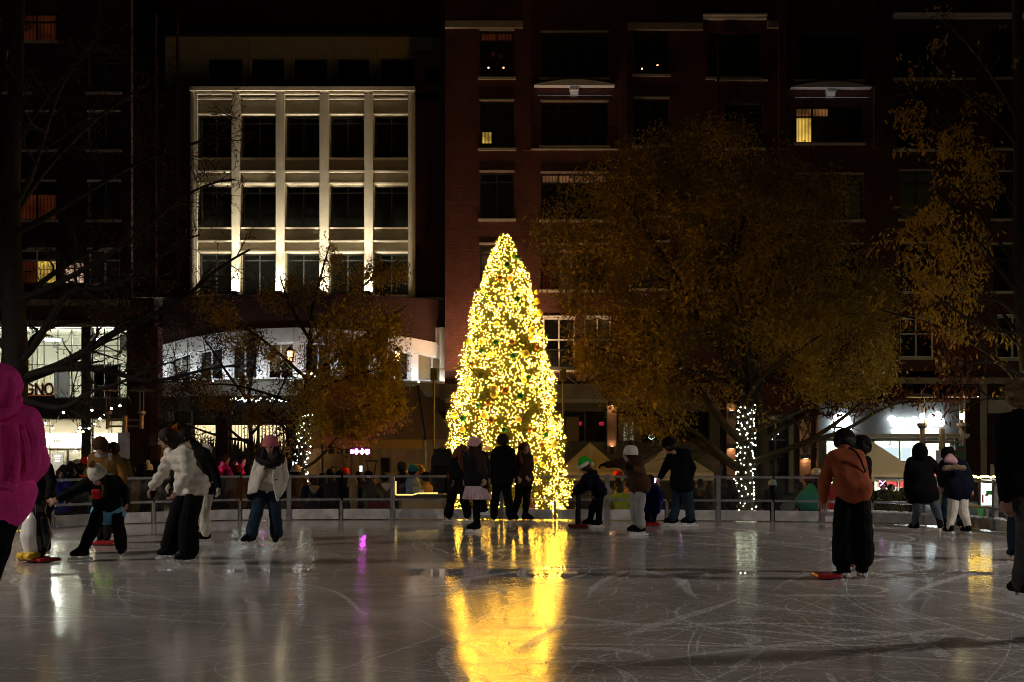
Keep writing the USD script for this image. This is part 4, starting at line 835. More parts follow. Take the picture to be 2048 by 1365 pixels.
rust = in_poly([(1250, 840), (1330, 740), (1450, 700), (1560, 700), (1680, 690), (1760, 720), (1860, 740), (1930, 780), (1890, 825), (1780, 818), (1700, 832), (1640, 830), (1560, 860), (1450, 880), (1400, 900), (1330, 900)], d5)
v1, f1 = leaves(tips, 5200, nrl, .15, .025, .14, rust, .9); obj('crown', (v1, f1), 'leaf_rust', t5, kind='stuff')
# yellow tree left of the tent
d2 = 38.5; t2 = thing('yellow_tree', 'half bare yellow tree left of the brown tent with a light wrapped thin trunk', 'tree')
mb = MB(); tips = []; tipsb = []; L2 = px3([(598, 1060), (600, 960), (606, 900), (611, 840), (614, 780), (618, 720), (622, 650), (628, 600)], d2); mb.tube(smoothline(L2), np.linspace(.15, .04, len(smoothline(L2))), 9)
for ln, tp in (([(614, 800), (680, 760, -.4), (750, 740, -.6), (785, 720, -.7)], tips), ([(610, 860), (670, 830, -.3), (740, 810, -.5), (805, 815, -.6)], tips), ([(602, 940), (650, 905, -.3), (680, 870, -.5), (730, 850, -.6)], tips), ([(616, 760), (690, 700, .5), (760, 650, .8), (815, 610, .9)], tips), ([(612, 830), (660, 800, .9), (730, 780, 1.4), (790, 770, 1.6)], tips),
               ([(620, 690), (680, 620, .3), (740, 560, .5), (800, 520, .6)], tipsb), ([(624, 640), (640, 560, -.3), (660, 490, -.4)], tipsb), ([(620, 680), (580, 610, .3), (560, 550, .4)], tipsb), ([(616, 760), (550, 700, -.5), (480, 650, -.8), (400, 630, -1)], tipsb), ([(612, 810), (540, 790, .5), (460, 770, .8), (380, 780, .9)], tipsb), ([(606, 900), (560, 850, .4), (500, 820, .6)], tipsb)):
    grow(mb, px3(ln, d2), .055, .014, rg, 2, tp, 1.1, .85, .12, 1.15, 5)
obj('trunk', mb, 'bark', t2, True)
yel = in_poly([(570, 800), (600, 740), (640, 650), (700, 600), (760, 600), (802, 640), (790, 690), (800, 745), (806, 800), (812, 826), (765, 855), (720, 880), (690, 872), (640, 890), (600, 870)], d2)
xb = []
while len(xb) < 1000:
    q = W(prng.uniform(590, 800), prng.uniform(610, 878), d2 + prng.normal(0, .7))
    if yel(q[None])[0] and meshkit.noise(q[None] * 1.7, 9)[0] > .47: xb.append((q, np.array([prng.normal(), prng.normal(), -.3])))
v1, f1 = leaves(tips, 15000, nrl, .11, .023, .14, yel); v2, f2 = leaves(xb, 16000, nrl, .11, .023, .20); obj('crown', (np.vstack([v1, v2]), np.vstack([f1, f2 + len(v1)])), 'leaf_yellow', t2, kind='stuff')
v1, f1 = leaves(tipsb, 9000, nrl, .10, .020, .14); obj('sparse_leaves', (v1, f1), 'leaf_autumn', t2, kind='stuff')
wrapbulbs(L2, (.16, .06), -.5, W(0, 830, d2)[2], 105, 'fairy_lights', 'white fairy lights wound round the thin trunk left of the brown tent', 13)
# thin dark tree further left
d6 = 43.0; t6 = thing('dark_tree', 'thin dark tree with sparse rusty leaves in front of the icicle lit windows', 'tree')
mb = MB(); tips = []; L6 = px3([(505, 1060), (505, 960), (503, 900), (500, 850), (497, 790)], d6); mb.tube(smoothline(L6), np.linspace(.10, .05, len(smoothline(L6))), 8)
for ln in ([(503, 890), (450, 850), (400, 800, .4), (350, 780, .5)], [(502, 870), (540, 820), (570, 760, .4), (590, 700, .5)], [(498, 800), (450, 740, .4), (410, 680, .6), (370, 640, .6)], [(498, 790), (510, 720, -.3), (530, 660, -.5)], [(503, 880, .1), (430, 870, -.4), (370, 850, -.6), (330, 850, -.7)], [(503, 900), (560, 870, -.3), (600, 850, -.5)]):
    grow(mb, px3(ln, d6), .05, .012, rg, 2, tips, 1.2, .9, .1, 1.4, 5)
obj('trunk', mb, 'bark', t6, True); v1, f1 = leaves(tips, 9000, nrl, .09, .017, .16); obj('crown', (v1, f1), 'leaf_rust', t6, kind='stuff')
# bare tree on the left
d1 = 27.5; t1 = thing('bare_tree', 'big dark bare tree spreading its branches across the left edge', 'tree')
mb = MB(); tips = []; L1 = px3([(20, 1120), (22, 950), (26, 800), (30, 700), (24, 560), (22, 420), (26, 280), (34, 120), (40, -80)], d1); mb.tube(smoothline(L1), np.linspace(.34, .10, len(smoothline(L1))), 12)
for ln, r0 in (([(30, 765), (95, 742), (135, 724), (189, 693), (236, 663), (303, 633), (371, 595), (420, 552), (500, 500)], .085), ([(30, 770), (90, 742, -.2), (168, 737, -.4), (230, 745, -.5), (290, 762, -.6), (354, 754, -.6), (420, 738, -.6), (480, 735, -.6)], .06), ([(40, 800), (90, 812, -.5), (135, 812, -.7), (175, 787, -.9), (236, 767, -1), (300, 740, -1.1), (350, 725, -1.1)], .05),
               ([(28, 740), (60, 690, .3), (84, 663, .5), (152, 643, .7), (209, 649, .8), (286, 632, .9), (337, 616, 1)], .05), ([(28, 690), (44, 610, .2), (101, 552, .4), (162, 515, .6), (209, 491, .7), (270, 470, .8)], .06), ([(32, 730), (88, 660, -.4), (135, 589, -.7), (180, 575, -.9), (219, 575, -1), (286, 541, -1.1), (337, 501, -1.2), (400, 470, -1.2)], .06),
               ([(25, 510), (67, 488, .2), (135, 467, .3), (200, 460, .4)], .035), ([(24, 440), (100, 330, .4), (180, 250, .6), (260, 190, .7), (320, 160, .7)], .05), ([(24, 420), (80, 300, -.4), (120, 180, -.7), (200, 90, -.8)], .05), ([(27, 300), (90, 200, .2), (170, 100, .4), (250, 30, .5)], .045), ([(24, 470), (150, 400, -.6), (270, 330, -1), (380, 290, -1.2), (460, 250, -1.3)], .05),
               ([(24, 600), (130, 560, -1), (260, 480, -1.6), (360, 400, -2), (470, 360, -2.2)], .05), ([(24, 560), (-40, 480), (-120, 400)], .06), ([(24, 380), (-30, 280), (-90, 160)], .05), ([(28, 720), (-30, 660), (-120, 620)], .07), ([(30, 230), (20, 100, .5), (60, -20, .8)], .04)):
    grow(mb, px3(ln, d1), r0 * 1.35, max(r0 * .26, .012), rg, 3, tips, 2.3, .8, .05, 1.5, 5)
obj('trunk', mb, 'bark', t1, True); v1, f1 = leaves(tips, 4500, nrl, .07, .014, .08); obj('crown', (v1, f1), 'leaf_rust', t1, kind='stuff')
# tree at the right edge
d4 = 28.5; t4 = thing('thinning_tree', 'thinning tree at the right edge with drooping yellow leaves lit from below', 'tree')
mb = MB(); tips = []; L4 = px3([(2080, 1090), (2076, 950), (2068, 800), (2052, 680), (2042, 520), (2040, 350), (2038, 180), (2030, -60)], d4); mb.tube(smoothline(L4), np.linspace(.26, .09, len(smoothline(L4))), 12)
for ln, r0 in (([(2064, 790), (2010, 735), (1960, 695), (1880, 655), (1820, 635), (1760, 620)], .055), ([(2052, 700), (1990, 640, .3), (1930, 575, .5), (1880, 530, .6), (1830, 480, .7), (1770, 440, .8)], .06), ([(2045, 600), (1985, 520, -.4), (1940, 460, -.6), (1890, 400, -.8), (1830, 375, -.9)], .05), ([(2041, 430), (1985, 340, .3), (1950, 260, .5), (1930, 190, .6)], .045), ([(2064, 770), (2000, 728, -.8), (1940, 728, -1.1), (1880, 740, -1.3)], .035),
               ([(2068, 800), (2020, 790, -.6), (1985, 798, -.9), (1955, 775, -1), (1925, 785, -1)], .04), ([(2050, 660), (1990, 600, -.8), (1930, 600, -1.1), (1860, 590, -1.3), (1800, 560, -1.4)], .04), ([(2040, 300), (1970, 220), (1900, 160), (1850, 100)], .04), ([(2052, 690), (1960, 560, .8), (1890, 470, 1.2), (1800, 420, 1.4)], .04), ([(2046, 560), (1950, 420, -1), (1860, 330, -1.5), (1780, 290, -1.7)], .04), ([(2042, 400), (1930, 300, .9), (1840, 210, 1.3), (1790, 120, 1.5)], .04), ([(2050, 660), (1940, 640, -1.4), (1830, 560, -1.9), (1730, 520, -2.1)], .04), ([(2040, 250), (1960, 120, -.8), (1880, 40, -1)], .04)):
    grow(mb, px3(ln, d4), r0, max(r0 * .22, .008), rg, 3, tips, 1.2, .85, .15, 1.25, 5)
obj('trunk', mb, 'bark', t4, True)
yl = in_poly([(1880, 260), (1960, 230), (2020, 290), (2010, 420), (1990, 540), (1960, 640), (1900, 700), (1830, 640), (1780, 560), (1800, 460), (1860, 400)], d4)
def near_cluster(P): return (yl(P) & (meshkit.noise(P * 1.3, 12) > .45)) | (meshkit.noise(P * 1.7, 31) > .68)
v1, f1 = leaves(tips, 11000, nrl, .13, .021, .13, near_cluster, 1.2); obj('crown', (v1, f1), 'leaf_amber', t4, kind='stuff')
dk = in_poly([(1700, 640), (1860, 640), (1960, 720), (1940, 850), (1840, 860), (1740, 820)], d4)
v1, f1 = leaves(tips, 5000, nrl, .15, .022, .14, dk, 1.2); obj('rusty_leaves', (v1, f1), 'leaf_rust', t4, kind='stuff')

# ------------------------------------------------------------------ tents, stage and street things
def sheet(mb, pts, t=.012):
    """thin fabric polygon with two sides"""
    p = np.asarray(pts, float); n = np.cross(p[1] - p[0], p[2] - p[0]); n /= np.linalg.norm(n); m = len(p)
    v = np.vstack([p, p + n * t]); f = [(0, i + 1, i) for i in range(1, m - 1)] + [(m, m + i, m + i + 1) for i in range(1, m - 1)]
    for i in range(m): j = (i + 1) % m; f += [(i, j, m + j), (i, m + j, m + i)]
    return mb.add(v, f)
tn = thing('event_tent', 'big brown event tent with a stage in it left of the Christmas tree', 'tent')
A, B, C = W(850, 880, 43.5), W(918, 875, 48.0), W(600, 880, 44.8); Dd = C + (B - A)
A[2] = B[2] = C[2] = Dd[2] = 1.40; apR, apL = W(836, 774, 46.4), W(690, 774, 47.2); apL[2] = apR[2]
obj('roof', sheet(sheet(sheet(sheet(MB(), [C, A, apR, apL]), [A, B, apR]), [B, Dd, apL, apR]), [Dd, C, apL]), 'tent_brown', tn)
sk = MB()
for a, b in ((C, A), (A, B), (B, Dd), (Dd, C)): sheet(sk, [a - (0, 0, .28), b - (0, 0, .28), b - (0, 0, .004), a - (0, 0, .004)])
obj('valance', sk, 'tent_wall', tn)
sd = MB(); g0 = gz(46)
lo = lambda q: np.array([q[0], q[1], g0])
for a, b in ((A, B), (B, Dd), (Dd, C)):
    L = np.linalg.norm(b - a); k = int(L / .35) * 2; nn = np.cross((b - a) / L, (0, 0, 1)); pr_ = None
    for i in range(k + 1):
        q = a + (b - a) * i / k + nn * (.03 if i % 2 else -.01)
        if pr_ is not None: sheet(sd, [lo(pr_), lo(q), q - (0, 0, .29), pr_ - (0, 0, .29)])
        pr_ = q
obj('side_wall', sd, 'tent_wall', tn)
for q in (A, B, C, Dd): obj('pole', MB().tube([lo(q) + (0, -.05, 0), q + (0, -.05, -.02)], .05, 8), 'grey_metal', tn)
obj('strap', MB().tube([apR + (0, -.05, .02), (apR + A) / 2 + (.02, -.04, .05), A + (0, -.05, .03)], .045, 6), 'black_plastic', tn)
obj('stage_deck', MB().box(W(640, 0, 45)[0], W(790, 0, 45)[0], 44.9, 46.8, g0, g0 + .6), 'frame_dark', tn)
for px in (680, 800): q = W(px, 0, 45.6); q[2] = 1.75; o = obj('tent_lamp', MB().lathe(q, [(0, .12), (.05, .1), (.09, .0), (.08, 0), (0, .06)], 10), 'black_metal', tn); obj('bulb', MB().ball(q - (0, 0, .02), .035, 1), 'tent_bulb', o)
def canopy(px, py, hw, d, eave, label):
    t = thing('pop_up_canopy', label, 'canopy', group=None); k = d / F; c = W(px, py, d); w = hw * k; ze = W(0, eave, d)[2]; g0 = gz(d)
    q = [c + (-w, -w, 0), c + (w, -w, 0), c + (w, w, 0), c + (-w, w, 0)]
    for a in q: a[2] = ze
    rf = MB(); vl = MB()
    for i in range(4):
        a, b = q[i], q[(i + 1) % 4]; m = (a + b) / 2 * .55 + c * .45; m[2] = ze + (c[2] - ze) * .40
        sheet(rf, [a, b, m]); sheet(rf, [a, m, c]); sheet(rf, [b, c, m]); sheet(vl, [a - (0, 0, .25), b - (0, 0, .25), b - (0, 0, .004), a - (0, 0, .004)])
    obj('roof', rf, 'canopy_white', t); obj('valance', vl, 'canopy_white', t)
    for a in q: obj('leg', MB().tube([(a[0] * .997 + c[0] * .003, a[1] + (.04 if a[1] < c[1] else -.04), g0), (a[0], a[1] + (.04 if a[1] < c[1] else -.04), ze - .02)], .022, 6), 'grey_metal', t)
canopy(1180, 886, 62, 46, 944, 'white pop up canopy nearest the Christmas tree')
canopy(1340, 892, 76, 48, 944, 'white pop up canopy behind the man in black, middle of the three')
canopy(1732, 876, 84, 44, 945, 'white pop up canopy in front of the white shop')
for px, lab, end in ((868, 'black loudspeaker on a tall thin pole left of the Christmas tree', (962, 712)), (1126, 'black loudspeaker on a tall thin pole right of the Christmas tree', (1088, 728))):
    d = 34; t = thing('pole_speaker', lab, 'loudspeaker'); b = W(px, 0, d); b[2] = gz(d); zt = W(0, 762, d)[2]
    obj('pole', MB().tube([b, (b[0], d, zt)], .026, 8), 'black_metal', t); bs = MB(); bs.lathe(b, [(.3, 0), (.3, .04), (.05, .06)], 14); obj('base_plate', bs, 'black_metal', t)
    hull = trimesh.creation.box((.155, .16, .30)); hull.apply_translation((b[0], d, zt + .15)); s = obj('cabinet', hull, 'black_plastic', t); obj('grille', MB().box(b[0] - .065, b[0] + .065, d - .09, d - .082, zt + .025, zt + .275), 'cloth_charcoal', s)
    e = W(*end, 32.6); o = np.array([b[0], d, zt + .29]); q = [o + (e - o) * u + np.array([0, 0, -.12 * math.sin(math.pi * u)]) for u in np.linspace(0, 1, 9)]
    obj('guy_wire', MB().tube(q, .012, 4), 'wire', t)
e = MB(); o = W(1128, 750, 34); p2 = W(1216, 790, 59.5); e.tube([o + (p2 - o) * u + np.array([0, 0, -.15 * math.sin(math.pi * u)]) for u in np.linspace(0, 1, 9)], .012, 4); obj('cable', e, 'wire', None, label='thin cable running from the right pole speaker to the brick house', cat='cable')
# stage lights and band gear under the tent
t = thing('stage_light_bar', 'bar of four bright magenta stage lights on a stand in the tent', 'stage light'); d = 40.0; g0 = gz(d)
c = W(722, 896, d); m = MB(); m.tube([W(700, 896, d), W(740, 896, d)], .02, 6); st = W(704, 0, d); m.tube([(st[0], d, g0 + .4), (st[0], d, c[2])], .02, 6)
for a in range(3): m.tube([(st[0], d, g0 + .55), (st[0] + .4 * math.cos(a * 2.1), d + .4 * math.sin(a * 2.1), g0)], .014, 5)
obj('stand', m, 'black_metal', t)
for px, mt, sx in ((704, 'stage_violet2', .55), (713, 'stage_magenta', .7), (724, 'stage_magenta', .8), (734.5, 'stage_magenta', 1)):
    q = W(px, 903.5, d); k = MB(); k.tube([q + (0, .16, 0), q + (0, 0, 0)], [.05, .085], 12); h = obj('lamp_can', k, 'black_metal', t)
    v = MB(); v.lathe((0, 0, 0), [(.078, 0), (.06, .008), (0, .012)], 14); vv = v.v[0]; obj('lens', (np.stack([vv[:, 0] * sx + q[0], q[1] - .004 - vv[:, 2], vv[:, 1] + q[2]], 1), v.f[0]), mt, h)

for i, (px, yy, lab) in enumerate(((663, 903, 'left'), (681, 903, 'middle'), (696, 903, 'right'))):
    q = W(px, yy, 44.5); tt = obj('hanging_speaker', MB().box(q[0] - .085, q[0] + .085, q[1] - .1, q[1] + .1, q[2] - .075, q[2] + .085), 'black_plastic', None, label=f'small black box hanging from the tent truss, {lab} one of three', cat='speaker'); obj('bracket', MB().tube([q + (0, 0, .085), q + (0, 0, .24)], .015, 5), 'black_metal', tt)
q0 = W(645, 890, 44.5); obj('truss', MB().tube([q0, W(705, 890, 44.5)], .03, 6).tube([q0, (q0[0], 44.5, g0)], .035, 6), 'black_metal', None, label='black truss bar across the stage opening of the tent', cat='truss')
for px, top, bx, lab in ((672, 912, 690, 'microphone stand with a long boom, left of the stage lights'), (688, 905, 676, 'thin microphone stand between the boom stand and the stage lights')):
    t = thing('microphone_stand', lab, 'microphone stand'); b = W(px, 0, 44.4); m = MB(); m.tube([(b[0], 44.4, g0), (b[0], 44.4, W(0, 925, 44.4)[2])], .014, 5); m.tube([W(px - (bx - px) * .4, 935 if bx > px else 915, 44.4), W(bx, top if bx < px else 938, 44.4)], .012, 5); obj('stand', m, 'black_metal', t); obj('microphone', MB().ball(W(px - (bx - px) * .4, 934 if bx > px else 914, 44.4), .035, 1), 'black_plastic', t)
t = thing('stage_speaker', 'black speaker cabinet on a stand right of the stage lights', 'speaker'); q = W(771, 931, 44.2); obj('cabinet', MB().box(q[0] - .14, q[0] + .14, 44.1, 44.4, q[2] - .24, q[2] + .25), 'black_plastic', t); obj('stand', MB().tube([(q[0], 44.25, g0), (q[0], 44.25, q[2] - .24)], .03, 6), 'black_metal', t); obj('grille', MB().box(q[0] - .12, q[0] + .12, 44.085, 44.098, q[2] - .2, q[2] + .21), 'cloth_charcoal', t)
t = thing('keyboard_stand', 'dark electric keyboard on a stand between stage lights and speaker', 'keyboard'); q = W(743, 922, 44.1); obj('keyboard', MB().box(q[0] - .18, q[0] + .22, 43.95, 44.2, q[2] - .03, q[2] + .03), 'black_plastic', t); obj('stand', MB().tube([q + (-.15, 0, -.04), (q[0] + .15, 44.1, g0)], .02, 5).tube([q + (.15, 0, -.04), (q[0] - .15, 44.12, g0)], .02, 5), 'black_metal', t)
t = thing('loudspeaker_stack', 'tall black loudspeaker on wheels under a cover beside the fence gate', 'loudspeaker'); q = W(886, 0, 31); g1 = gz(31); ZT2 = W(0, 898, 31)[2]
hb = Manifold.batch_hull([Manifold.sphere(.03, 10).translate((float(q[0] + sx * w), 31 + sy * .25, float(z))) for sx in (-1, 1) for sy in (-1, 1) for z, w in ((g1 + .15, .22), (ZT2 - .25, .22), (ZT2 - .03, .16))]); obj('cabinet', hb, 'black_plastic', t, 35); obj('grille', MB().box(q[0] - .17, q[0] + .17, 30.705, 30.716, g1 + .25, ZT2 - .35), 'cloth_charcoal', t)
h = MB(); h.tube([q * (1, 0, 0) + (-.12, 30.72, ZT2 - .02), q * (1, 0, 0) + (0, 30.68, ZT2 + .03), q * (1, 0, 0) + (.12, 30.72, ZT2 - .02)], .015, 6); obj('handle', h, 'black_metal', t)
for sx in (-1, 1): obj('wheel', MB().tube([(q[0] + sx * .2, 30.8, g1 + .07), (q[0] + sx * .2 + .05, 30.8, g1 + .07)], .07, 12), 'black_plastic', t)
t = thing('equipment_case', 'black equipment case with a grey lid behind the group of four skaters', 'case'); q = W(962, 0, 32); obj('case', MB().box(q[0] - .26, q[0] + .26, 31.8, 32.3, gz(32), W(0, 903, 32)[2]), 'black_plastic', t); obj('lid', MB().box(q[0] - .28, q[0] + .28, 31.78, 32.32, W(0, 902.6, 32)[2], W(0, 894, 32)[2]), 'stone_pale', t); obj('handle', MB().tube([(q[0] - .1, 31.77, .6), (q[0] + .1, 31.77, .6)], .015, 6), 'grey_metal', t)
# small things beyond the fence
t = thing('feather_flag', 'red feather flag with black and yellow edges in front of the curved shop front', 'flag'); d = 40
pl = smoothline(px3([(318, 1040), (318, 930), (324, 885), (338, 855), (356, 843)], d)); obj('pole', MB().tube(pl, .018, 6), 'black_metal', t)
def flagpoly(pts): return [(W(x, y, d)[0], W(x, y, d)[2]) for x, y in pts]
obj('border', MB().xz(Polygon(flagpoly([(318, 960), (318, 920), (322, 890), (332, 862), (345, 848), (357, 843), (355, 866), (347, 882), (338, 905), (334, 930), (332, 960)])), d + .01, .012), 'black_plastic', t)
obj('edge', MB().xz(Polygon(flagpoly([(320, 955), (320, 922), (324, 893), (334, 865), (346, 851), (355, 846), (353, 864), (345, 881), (336, 905), (332, 930), (331, 955)])), d - .002, .01), 'yellow_flag', t)
obj('field', MB().xz(Polygon(flagpoly([(323, 953), (323, 923), (327, 895), (337, 868), (346, 857), (353, 853), (351, 864), (343, 880), (335, 904), (331, 930), (330, 953)])), d - .015, .01), 'red_flag', t)
for yy, w in ((915, 5), (922, 6), (935, 5)): obj('print', MB().pbox(326, 326 + w, yy, yy + 2, d, .006, .024), 'white_paint', t)
d = 28.5; t = thing('light_edged_table', 'dark counter with glowing yellow light strips along its edges behind the fence', 'counter'); a, b = W(792, 0, d)[0], W(894, 0, d)[0]; zt = W(0, 990, d)[2]
obj('top', MB().box(a, b, d, d + .6, zt - .05, zt), 'frame_dark', t); obj('front_panel', MB().box(a + .05, b - .05, d + .08, d + .1, gz(d), zt - .051), 'shade_tan', t)
for x in (a + .03, b - .03): obj('leg', MB().box(x - .02, x + .02, d + .02, d + .06, gz(d), zt - .052), 'black_metal', t)
obj('light_strip', MB().tube([(a, d - .01, zt + .0), (a + .34, d - .012, zt + .0), (a + .44, d - .012, zt + .03), (b - .18, d - .01, zt + .035)], .011, 5), 'led_strip', t); obj('upright', MB().tube([(a, d, zt), (a, d, .62)], .018, 5), 'black_metal', t); obj('light_strip', MB().tube([(a, d - .03, zt), (a, d - .03, .62)], .009, 5), 'led_strip', t)
for px, hh, nm, mt in ((834, .16, 'cardboard_box', 'stone_beige'), (843, .09, 'paper_cup', 'white_paint')):
    q = W(px, 0, d + .25)[0]; o = obj(nm, MB().lathe((q, d + .25, zt + .001), [(0, 0), (.045 if hh < .1 else .09, 0), (.055 if hh < .1 else .09, hh), (0, hh)], 4 if hh > .1 else 10), mt, None, label='small tan box standing on the light edged counter' if hh > .1 else 'small white cup standing on the light edged counter', cat='box' if hh > .1 else 'cup')
d = 27.2; t = thing('display_board', 'glowing white information board behind the right end of the fence', 'sign'); g1 = gz(d); s = 27.2 / 24
P0, P1 = W(1962, 1011, d), W(1991, 960, d); obj('frame', MB().box(P0[0] - .03, P1[0] + .03, d + .01, d + .08, P0[2] - .03, P1[2] + .03), 'black_plastic', t); sc = obj('screen', MB().box(P0[0], P1[0], d, d + .008, P0[2], P1[2]), 'screen', t)
for (a, b, c, e, mt) in ((1963.5, 1967, 990, 1006, 'red_flag'), (1972, 1984, 982, 990, 'green_panel'), (1970, 1976, 988, 993, 'yellow_flag'), (1966, 1988, 965, 966.5, 'grey_metal'), (1968, 1988, 972, 973, 'grey_metal'), (1972, 1988, 998, 999, 'grey_metal')): obj('print', MB().pbox(a, b, c, e, d, .004, .006), mt, sc)
obj('post', MB().box(P0[0] + .1, P0[0] + .16, d + .03, d + .07, g1, P0[2] - .031), 'grey_metal', t); obj('green_panel', MB().pbox(1956, 1966, 1014, 1048, d, .03, 0), 'green_panel', t)
t = thing('traffic_cone', 'orange traffic cone with a white band behind the fence by the Christmas tree', 'traffic cone'); q = W(1060, 0, 29); q[2] = gz(29) + .55; obj('crate', MB().box(q[0] - .25, q[0] + .25, 28.8, 29.3, gz(29), q[2] - .001), 'frame_dark', t); obj('cone', MB().lathe(q, [(.2, 0), (.2, .03), (.14, .035), (.03, .62), (0, .63)], 16), 'orange_plastic', t); obj('band', MB().lathe(q, [(.123, .16), (.09, .34), (.085, .34)], 16), 'white_plastic', t)
d = 29; t = thing('umbrella', 'teal umbrella held low and sideways behind the fence left of the orange jacket', 'umbrella'); ap = W(1588, 1003, d); ce = W(1624, 1002, d + .1); ax = ce - ap; L = np.linalg.norm(ax); ax /= L; u = np.cross(ax, (0, 1, 0.2)); u /= np.linalg.norm(u); w = np.cross(ax, u)
cv = MB(); ring = lambda s, r_: [ap + ax * s + r_ * (u * math.cos(a) + w * math.sin(a)) for a in np.linspace(0, 2 * np.pi, 17)[:-1]]
R1, R2, R3 = ring(.01, .02), ring(L * .5, .22), ring(L * .95, .36); vv = R1 + R2 + R3; cv.add(vv, [(i * 16 + j, i * 16 + (j + 1) % 16, (i + 1) * 16 + (j + 1) % 16, (i + 1) * 16 + j) for i in range(2) for j in range(16)]); obj('canopy', cv, 'teal_cloth', t, True); obj('shaft', MB().tube([ap - ax * .05, ap + ax * (L + .25)], .01, 6), 'grey_metal', t); obj('handle', MB().tube([ap + ax * (L + .25), ap + ax * (L + .36)], .018, 6), 'black_plastic', t)
for px, d, hh, lab in ((1556, 28, .75, 'small green shrub behind the fence post left of the orange jacket'), (1776, 27.5, 1.15, 'leafy green shrub behind the fence beside the woman in the long black coat')):
    t = thing('shrub', lab, 'shrub'); c = W(px, 0, d); c[2] = gz(d); P = []; 
    for _ in range(520): P.append(c + np.array([NR.normal(0, .16), NR.normal(0, .16), hh * NR.uniform(.2, 1.05)]))
    obj('foliage', blades(np.array(P), NR.normal(0, 1, (520, 3)) + (0, 0, .8), .13, .02), 'needles', t, kind='stuff'); obj('stem', MB().tube([c, c + (0, 0, hh * .7)], .02, 5), 'bark', t); obj('pot', MB().lathe(c, [(0, 0), (.16, 0), (.2, .25), (0, .25)], 12), 'frame_dark', t)
t = thing('festoon_lights', 'warm festoon bulbs strung in front of the lit restaurant at left', 'string lights'); d = 50
fb = sorted([(48, 825), (64, 825), (70, 830), (76, 835), (91, 847), (105, 857), (127, 826), (157, 863), (166, 864), (178, 857), (189, 849), (200, 838), (209, 829), (184, 821), (223, 818), (160, 856), (240, 812)])
obj('cable', MB().tube(smoothline([W(10, 822, d), W(48, 820, d), W(105, 852, d + 1), W(127, 821, d + 2), W(166, 858, d + 1), W(223, 813, d), W(262, 806, d + 3)]), .012, 4), 'black_plastic', t)
for px, py in fb:
    q = W(px, py, d + R.uniform(0, 2)); b = obj('bulb', MB().ball(q, .043, 1), 'bulb_string', t); obj('socket', MB().tube([q + (0, 0, .04), q + (0, 0, .12)], .022, 6), 'black_plastic', b)
t = thing('garland_lights', 'cluster of yellow garland lights behind the fence beside the penguin aid', 'string lights'); d = 25.6
pts = [W(a, b, d + NR.uniform(0, .3)) for a, b in ((26, 1012), (34, 1007), (41, 1013), (47, 1009), (52, 1014), (44, 1018), (30, 1043), (36, 1046), (24, 1040), (12, 1010), (4, 1014), (16, 1044))]
obj('bulbs', many(pts, .024, ICO[1]), 'bulb_yellow', t, kind='stuff'); obj('cable', MB().tube(smoothline(pts[:6], 3), .006, 4), 'black_plastic', t)
t = thing('light_rail', 'strip of small yellow lights along the counter behind the right end of the fence', 'string lights'); d = 25.4
pts = [W(a, 954 + 1.2 * math.sin(a), d) for a in range(1926, 1996, 5)]; obj('bulbs', many(pts, .022, ICO[1]), 'bulb_yellow', t, kind='stuff'); obj('rail', MB().tube([pts[0] - (0, 0, .03), pts[-1] - (0, 0, .03)], .012, 5), 'black_plastic', t)

# ------------------------------------------------------------------ people
UPV = np.array([0, 0, 1.0])
def nrm(v): v = np.asarray(v, float); return v / (np.linalg.norm(v) + 1e-9)
def Sp(c, r, n=10): return Manifold.sphere(float(r), n).translate(tuple(map(float, c)))
def Hu(*cr): return Manifold.batch_hull([Sp(c, r) for c, r in cr])
def soft(parts, ln, it=6, amp=0.0, freq=9.0, quilt=None, seed=0, stretch=(1, 1, 1)):
    m = Manifold.batch_boolean(parts, OpType.Add) if len(parts) > 1 else parts[0]
    m = m.refine_to_length(float(ln)); q = m.to_mesh(); t = trimesh.Trimesh(np.array(q.vert_properties[:, :3], float), np.array(q.tri_verts), process=False)
    t.merge_vertices()
    if it: trimesh.smoothing.filter_taubin(t, lamb=.5, nu=.52, iterations=it)
    if amp or quilt:
        n = np.array(t.vertex_normals); v = np.array(t.vertices); o = np.zeros(len(v))
        if amp: o += (meshkit.fbm(v * freq * np.array(stretch), 3, seed) - .5) * 2 * amp
        if quilt: o += quilt[1] * (np.abs(np.sin(v[:, 2] * math.pi / quilt[0])) - .5)
        t.vertices = v + n * o[:, None]
    return t
def local(lathe, c, s, f, u):
    """a lathe mesh (x, y, z) into the frame s, f, u at c"""
    v, q = lathe.mesh(); return np.asarray(c) + v[:, :1] * s + v[:, 1:2] * f + v[:, 2:3] * u, q
